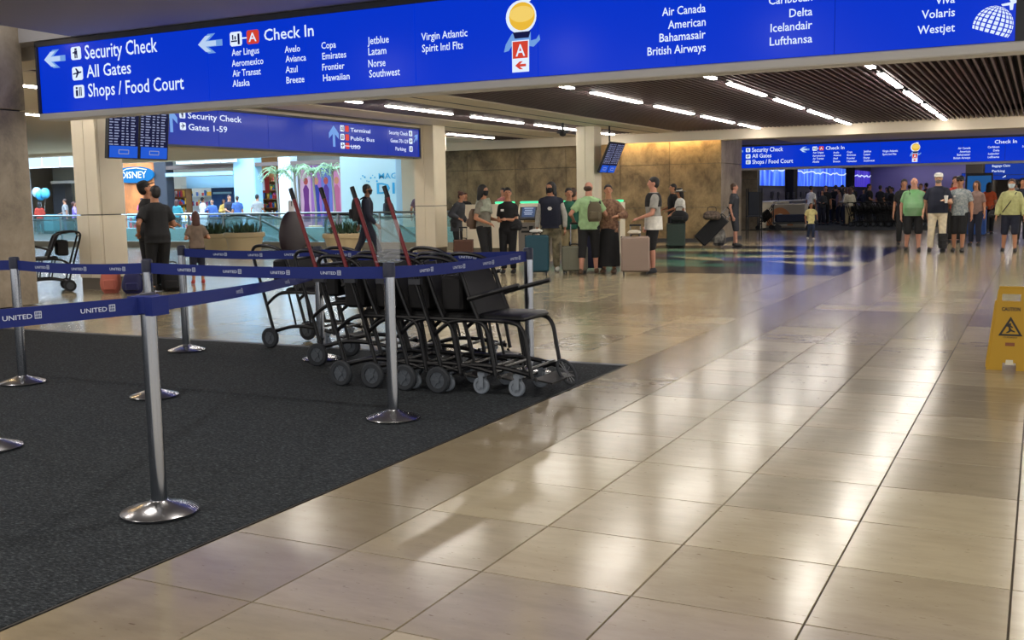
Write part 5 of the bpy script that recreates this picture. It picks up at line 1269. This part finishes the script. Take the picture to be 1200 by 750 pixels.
# the couple leaning against the pillar
person('person in black leaning on the cream pillar with arms around the other', -13.12, 12.72, 115, 1.80, ((.02,.30,1.02),(.24,.32,1.06)), ((-.1,-.05),(.1,.08)), lean=.06, head=(-10,-22), top=(black,'short',.84,.018), bottom=(black,'pants'), shoes=sneak, hair=('short', darkhair), extras={'cap': black})
person('person in black seen from behind, embraced beside the cream pillar', -12.80, 12.62, -165, 1.72, ((-.26,.14,.98),(.16,.24,1.15)), ((-.12,.0),(.10,.05)), lean=.10, head=(20,-10), girth=1.12, top=(black,'short',.80,.024), bottom=(black,'pants'), shoes=sneak, hair=('short', darkhair))
person('child with long brown hair in a grey top and dark trousers seen from behind', -13.42, 14.15, -170, 1.28, ((-.14,.20,1.10),(.16,.18,1.12)), ((-.11,0),(.11,.02)), girth=.98, top=(cloth('taupe', (112, 96, 84)),'short',.86,.02), bottom=(navy,'knee'), shoes=mat('shoe_red', (170, 60, 50), .6), hair=('long', auburn), female=True)
# walking man with backpack
person('man in dark clothes with a black mask walking right past the planter', -13.45, 19.5, 88, 1.78, ((-.22,-.18,.86),(.24,.20,.88)), ((-.09,-.33,.015),(.09,.33)), lean=.05, top=(navy,'long',.88,.018), bottom=(navy,'pants'), shoes=sneak, hair=('short', darkhair), skin='brown', mask=maskb)
def backpack(label, x, y, z, rz, m, w=.3, h=.42, d=.16, tilt=0):
    t = thing('backpack', label, 'backpack', (x, y, z), rz)
    R = []
    for k in range(9):
        q = (.82,.97,1,1,.99,.97,.92,.78,.45)[k]; R.append([(w/2*q*math.copysign(abs(math.cos(2*PI*i/16))**.6, math.cos(2*PI*i/16)), d/2*q*math.copysign(abs(math.sin(2*PI*i/16))**.6, math.sin(2*PI*i/16)), h*k/8) for i in range(16)])
    MB().rings(R).build('body', m, t); MB().chbox(-w*.36,w*.36,-d/2-.05,-d/2+.02,h*.1,h*.52,.02).build('pocket', m, t)
    for s in (-1, 1): MB().tube(bez([(s*w*.3,d/2-.02,h*.92),(s*w*.34,d/2+.10,h*1.02),(s*w*.34,d/2+.20,h*.75),(s*w*.34,d/2+.08,h*.25)]), .014, 5).build('strap', m_black, t)
    return t
def rz_of(x, y, face): return math.atan2(-y, -x)+math.radians(face)-PI/2
def off(x, y, face, dx, dy):
    a = rz_of(x, y, face); return x+dx*math.cos(a)-dy*math.sin(a), y+dx*math.sin(a)+dy*math.cos(a)
bx, by = off(-13.45, 19.5, 88, 0, -.22); backpack('black backpack on the back of the walking man', bx, by, .98, rz_of(-13.45, 19.5, 88), m_bag, .34, .52, .22)
# group by the kiosks
person('traveller in a dark jacket bending beside a small brown suitcase', -13.2, 23.1, 60, 1.62, ((-.2,.2,.9),(.2,.2,1.0)), lean=.25, top=(charcoal,'long',.66,.035), bottom=(black,'pants'), shoes=sneak, hair=('bun', auburn), skin='tan', female=True)
person('woman with long black hair, black mask and grey shawl', -9.38, 17.45, 60, 1.68, ((-.12,.22,1.05),(.20,.20,1.00)), ((-.08,0),(.09,.08)), top=(cloth('grey_top', (120, 116, 104)),'short',.92,.014), bottom=(black,'pants'), shoes=sneak, hair=('long', darkhair), mask=maskb, female=True, extras={'scarf': greyw})
bx, by = off(-9.38, 17.45, 60, -.05, -.24); backpack('brown leather backpack hanging behind the woman in the grey shawl', bx, by, .86, rz_of(-9.38, 17.45, 60), mat('brown_leather', (104, 80, 62), .5), .26, .38, .15)
person('smiling woman in black T-shirt and trousers with clasped hands', -9.02, 17.75, -15, 1.62, ((-.04,.24,1.10),(.05,.25,1.09)), ((-.10,0),(.10,0)), head=(20,0), top=(black,'short',.86,.014), bottom=(black,'pants'), shoes=sneak, hair=('ponytail', darkhair), skin='tan', female=True, extras={'badge': 1})
softbag('black handbag hanging at the side of the woman in black', (-8.84, 17.72, .82), .24, .12, .22, m_bag, .3, 'handbag')
person('person in a dark vest with a round white emblem and black mask', -8.42, 18.4, -8, 1.72, ((-.27,.02,.84),(.27,.04,.84)), head=(-25,0), girth=1.12, top=(navy,'vest',.84,.03), bottom=(cloth('camo', (150, 140, 112), rgb2=(96, 90, 70), scale=10),'pants'), shoes=sneakw, hair=('curly', darkhair), mask=maskb, extras={'sleeves': cloth('pale_sleeve', (170, 168, 160)), 'emblem': 1})
person('person with green sleeves standing behind the dark vest', -8.28, 18.95, 10, 1.60, ((-.2,.1,.9),(.26,.16,.92)), top=(cloth('green_jacket', (20, 84, 66)),'long',.86,.022), bottom=(khaki,'pants'), shoes=sneak, hair=('short', darkhair))
person('man in black with a white strap standing behind the green sleeve', -8.75, 20.3, 150, 1.62, ((-.2,.2,1.0),(.26,.1,.9)), head=(0,-15), top=(black,'long',.86,.02), bottom=(black,'pants'), shoes=sneak, hair=('short', brownhair), skin='tan')
person('bald man in a mint T-shirt and black three-quarter trousers hugging a woman', -7.45, 17.95, 175, 1.70, ((-.30,.16,1.02),(.22,.34,1.12)), ((-.14,-.10),(.12,.12)), lean=.06, head=(-25,0), girth=1.10, top=(mint,'short',.84,.022), bottom=(black,'capri'), shoes=mat('sandal', (90, 66, 48), .6), hair=('fringe', brownhair), skin='red')
person('woman in a patterned brown blouse and long black skirt being hugged', -7.18, 18.28, -20, 1.64, ((-.26,.26,1.12),(.16,.34,1.28)), lean=.04, head=(25,-8), top=(cloth('brown_print', (96, 66, 52), rgb2=(150, 116, 92), scale=22),'long',.80,.028), bottom=(black,'skirt'), shoes=mat('sandal', (0,0,0)), hair=('short', darkhair), skin='tan', female=True)
bx, by = off(-7.45, 17.95, 175, .13, -.27); backpack('olive brown backpack slung on the shoulder of the man in the mint T-shirt', bx, by, .98, rz_of(-7.45, 17.95, 175), mat('olive_bag', (92, 82, 62), .7), .26, .36, .15)
# young man in two-tone shirt
person('young man in a black, grey and white shirt holding the taupe suitcase', -6.38, 18.48, -82, 1.76, ((-.16,.28,1.0),(.23,.08,.86)), ((-.10,.02),(.10,.06)), girth=1.0, top=(cloth('grey_mid', (150, 148, 142)),'short',.80,.026), bottom=(black,'knee'), shoes=charcoal, hair=('short', darkhair), skin='red', extras={'panels': black, 'panels2': white})
person('man in black T-shirt walking left behind the young man', -9.2, 28.3, -70, 1.74, ((-.2,.2,1.0),(.2,.24,1.02)), top=(black,'short',.80,.024), bottom=(black,'knee'), shoes=sneak, hair=('short', darkhair), skin='tan')
person('woman in a black sun hat and white top behind the dark green suitcase', -8.85, 27.95, -60, 1.60, ((-.1,.26,1.0),(.16,.26,.98)), lean=.08, top=(white,'short',.88,.02), bottom=(black,'pants'), shoes=sneak, hair=('long', darkhair), female=True, extras={'sunhat': m_black})
person('man in a dark grey T-shirt and shorts pulling a tilted black suitcase', -7.52, 28.5, 80, 1.72, ((-.26,-.14,.86),(.24,.0,.84)), ((-.1,0),(.1,.08)), top=(charcoal,'short',.84,.02), bottom=(charcoal,'knee'), shoes=sneak, hair=('short', brownhair), skin='red')
person('small child in a pale yellow shirt walking in front of the distant hall', -6.3, 32.9, 15, 1.12, ((-.30,.02,1.02),(.24,.02,.85)), ((-.10,.10),(.10,-.10,.03)), top=(cloth('pale_yellow', (226, 214, 150)),'short',.76,.035), bottom=(jeans,'pants'), shoes=sneakw, hair=('short', brownhair), skin='tan')
# four walking towards the camera
person('stout bald man in a green polo shirt and dark shorts walking forward', -2.70, 26.55, 5, 1.74, ((-.30,.05,.84),(.27,.02,.84)), ((-.12,.08),(.14,-.06,.02)), girth=1.22, belly=.12, top=(cloth('green_polo', (98, 158, 96), rgb2=(140, 176, 136), scale=2.4),'short',.84,.02), bottom=(black,'knee'), shoes=sneak, hair=('bald', None), skin='red', extras={'vstrap': 1})
_, hnd, _, _ = person('man in a white cap and dark polo with a medical boot, holding a cup', -2.16, 26.45, 0, 1.82, ((-.14,.28,1.13),(.30,.03,.86)), ((-.12,.05),(.14,.02)), girth=1.1, belly=.07, top=(navy,'short',.86,.022), bottom=(cloth('cream_trousers', (214, 200, 172)),'pants'), shoes=sneak, hair=('beard', greyhair), skin='light', extras={'cap': white, 'boot': 1})
t = thing('paper_cup', 'white paper cup held by the man in the white cap', 'cup', (hnd[-1].x+.03, hnd[-1].y-.07, hnd[-1].z-.05)); MB().lathe((0,0,0), [(.030,0),(.043,.15),(.044,.155)], 18).build('cup', m_white, t); MB().lathe((0,0,0), [(.046,.153),(.046,.165),(.038,.172)], 18).build('lid', m_white, t)
person('man in a grey printed shirt, sunglasses and black cap with black shorts', -1.70, 26.6, -10, 1.74, ((-.27,.04,.84),(.29,.05,.82)), ((-.09,.06),(.10,-.02)), girth=1.04, top=(cloth('print_grey', (110, 122, 130), rgb2=(164, 168, 164), scale=26),'short',.84,.028), bottom=(black,'knee'), shoes=sneak, hair=('short', darkhair), skin='tan', extras={'cap': m_black, 'glasses': 1, 'badge': 1})
person('woman in a pale yellow jacket with a face mask and crossbody bag strap', -.62, 26.7, -5, 1.66, ((-.30,.10,.86),(.30,.06,.86)), ((-.12,.06),(.14,-.04)), girth=1.05, top=(cloth('yellow_jacket', (172, 172, 118)),'long',.88,.03), bottom=(navy,'knee'), shoes=sneak, hair=('bob', brownhair), skin='tan', mask=maskw, female=True, extras={'sling': 1})
softbag('black handbag hanging by the woman in the pale yellow jacket', (-.98, 26.75, .78), .22, .12, .18, m_bag, 0, 'handbag')
person('man in a red shirt behind the man in the white cap', -2.1, 31.0, 0, 1.80, top=(cloth('red', (176, 60, 44)),'short',.84,.02), bottom=(black,'pants'), shoes=sneak, hair=('short', brownhair), skin='red', vox=.018)
person('person in an orange top in the far concourse', -1.50, 37.0, 160, 1.66, top=(cloth('orange', (196, 86, 48)),'short',.84,.024), bottom=(black,'pants'), shoes=sneak, hair=('long', darkhair), vox=.018, female=True)
person('person in dark clothes behind the green polo man', -3.25, 29.5, 0, 1.74, top=(black,'short',.84,.02), bottom=(black,'pants'), shoes=sneak, hair=('short', darkhair), vox=.018)
person('woman with brown hair behind the man in the printed shirt', -1.5, 29.5, -20, 1.66, top=(cloth('dusty', (128, 104, 96)),'short',.84,.02), bottom=(navy,'pants'), shoes=sneak, hair=('long', brownhair), vox=.018, female=True)
person('person in a dark top at the right edge behind the woman in yellow', -.45, 31.0, 10, 1.72, top=(navy,'short',.84,.02), bottom=(black,'pants'), shoes=sneak, hair=('short', darkhair), vox=.018)

# ---- simple distant figures: prototypes copied with their own clothes
def set_mats(root, d):
    for ch in root.children:
        n = ch.name.split('.')[0]
        if n in d: ch.material_slots[0].link = 'OBJECT'; ch.material_slots[0].material = d[n]
protos = []
for k, kw in enumerate((dict(hands=((-.25,.04,.82),(.25,.04,.82)), hair=('short', darkhair)), dict(hands=((-.10,.26,1.08),(.12,.26,1.1)), hair=('long', darkhair), female=True),
                        dict(hands=((-.25,-.1,.84),(.16,.3,1.0)), hair=('short', darkhair), girth=1.15), dict(hands=((-.24,.1,.84),(.2,.25,1.2)), hair=('ponytail', darkhair), female=True))):
    protos.append(person('person in dark clothes waiting in the distant check-in queue', -8.6+.9*k, 48.2+.2*k, (0,150,80,-60)[k], (1.74,1.64,1.78,1.62)[k], top=(black, ('short','long','short','long')[k], .84, .02), bottom=(black,'pants'), shoes=sneak, vox=.026, fingers=False, group='people in the distant check-in queue', **kw)[0])
rnd = random.Random(11); QL = 'person in dark clothes waiting in the distant check-in queue'
for k in range(34):
    x = -9.6+rnd.uniform(0, 5.9); y = 47.6+rnd.uniform(0, 10)+.0*k
    px = 600+F_PX*(x*rt.x+y*rt.y)/(x*fw.x+y*fw.y)
    o = dup(protos[k % 4], QL, (x, y, .01), rnd.uniform(0, 2*PI)); sc_ = rnd.uniform(.94, 1.05); o.scale = (sc_, sc_, sc_)
    set_mats(o, {'shirt': (black, navy, charcoal)[k % 3], 'trousers': (black, navy)[k % 2]})
far = [(-9.0,47.0,'person in a white top at the left of the distant queue',white,black),(-7.5,46.9,'person in a grey top in the middle of the distant queue',cloth('grey',(140,140,140)),navy),(-5.4,48.4,'person in a plum top in the distant queue',cloth('plum',(90,40,64)),black),
       (-8.2,49.3,'person in a dusty pink top in the distant queue',cloth('dusty',(0,0,0)),navy),(-4.6,47.8,'person in a red top at the right of the distant queue',cloth('red',(0,0,0)),black),(-7.25,46.2,'person in a cream coat standing before the distant queue',cloth('cream',(206,198,176)),khaki),
       (-.9,44,'person in a grey top in the far concourse behind the woman in yellow',cloth('grey',(0,0,0)),black),(-2.4,47,'person in white standing in the far concourse',white,navy),(-.2,40,'person in a brown top at the right edge of the far concourse',cloth('brown',(110,70,50)),black),
       (-45.9,37.3,'person in a red top at the far left in the atrium',cloth('red',(0,0,0)),navy),(-44.6,37.8,'person in grey with a backpack at the far left in the atrium',cloth('grey',(0,0,0)),jeans),(-42.3,36.4,'person in a violet top at the far left in the atrium',cloth('violet',(130,110,190)),navy),
       (-37.4,40.0,'person in a white top inside the pale blue shop',white,navy),(-36.3,40.3,'person in a yellow top inside the pale blue shop',cloth('yellow',(220,180,90)),black),(-33.0,37.0,'person in a dark blue top in front of the pale blue pier',navy,black),(-34.4,37.4,'person with auburn hair in front of the blue shop',cloth('blue',(60,90,150)),jeans),
       (-32.1,36.5,'person in a blue jacket in front of the red poster',cloth('blue',(0,0,0)),navy),(-35.6,36.4,'person in teal bending over goods in front of the blue shop',cloth('teal',(50,130,140)),navy),(-30.7,36.2,'person in grey in front of the warm shop',cloth('grey',(0,0,0)),jeans),
       (-39.6,36.5,'person in a cyan top in front of the orange wall',cloth('cyan',(90,180,200)),jeans),(-38.3,36.9,'person in a magenta top in front of the dark pier',cloth('magenta',(190,80,130)),navy),(-19.4,29.4,'person in dark grey behind the glass railing at the right',charcoal,black),(-18.3,29.6,'person in a mauve top behind the glass railing at the right end',cloth('mauve',(120,96,110)),black),
       (-16.4,29.3,'person in dark clothes left of the kiosks',black,black),(-15.0,29.2,'person in a rose top left of the kiosks',cloth('rose',(150,90,90)),black)]
for k, (x, y, lb, a, b_) in enumerate(far):
    o = dup(protos[k % 4], lb, (x, y, .0), rnd.uniform(0, 2*PI)); del o['group']; set_mats(o, {'shirt': a, 'trousers': b_, 'hair': (darkhair, brownhair, auburn)[k % 3]})
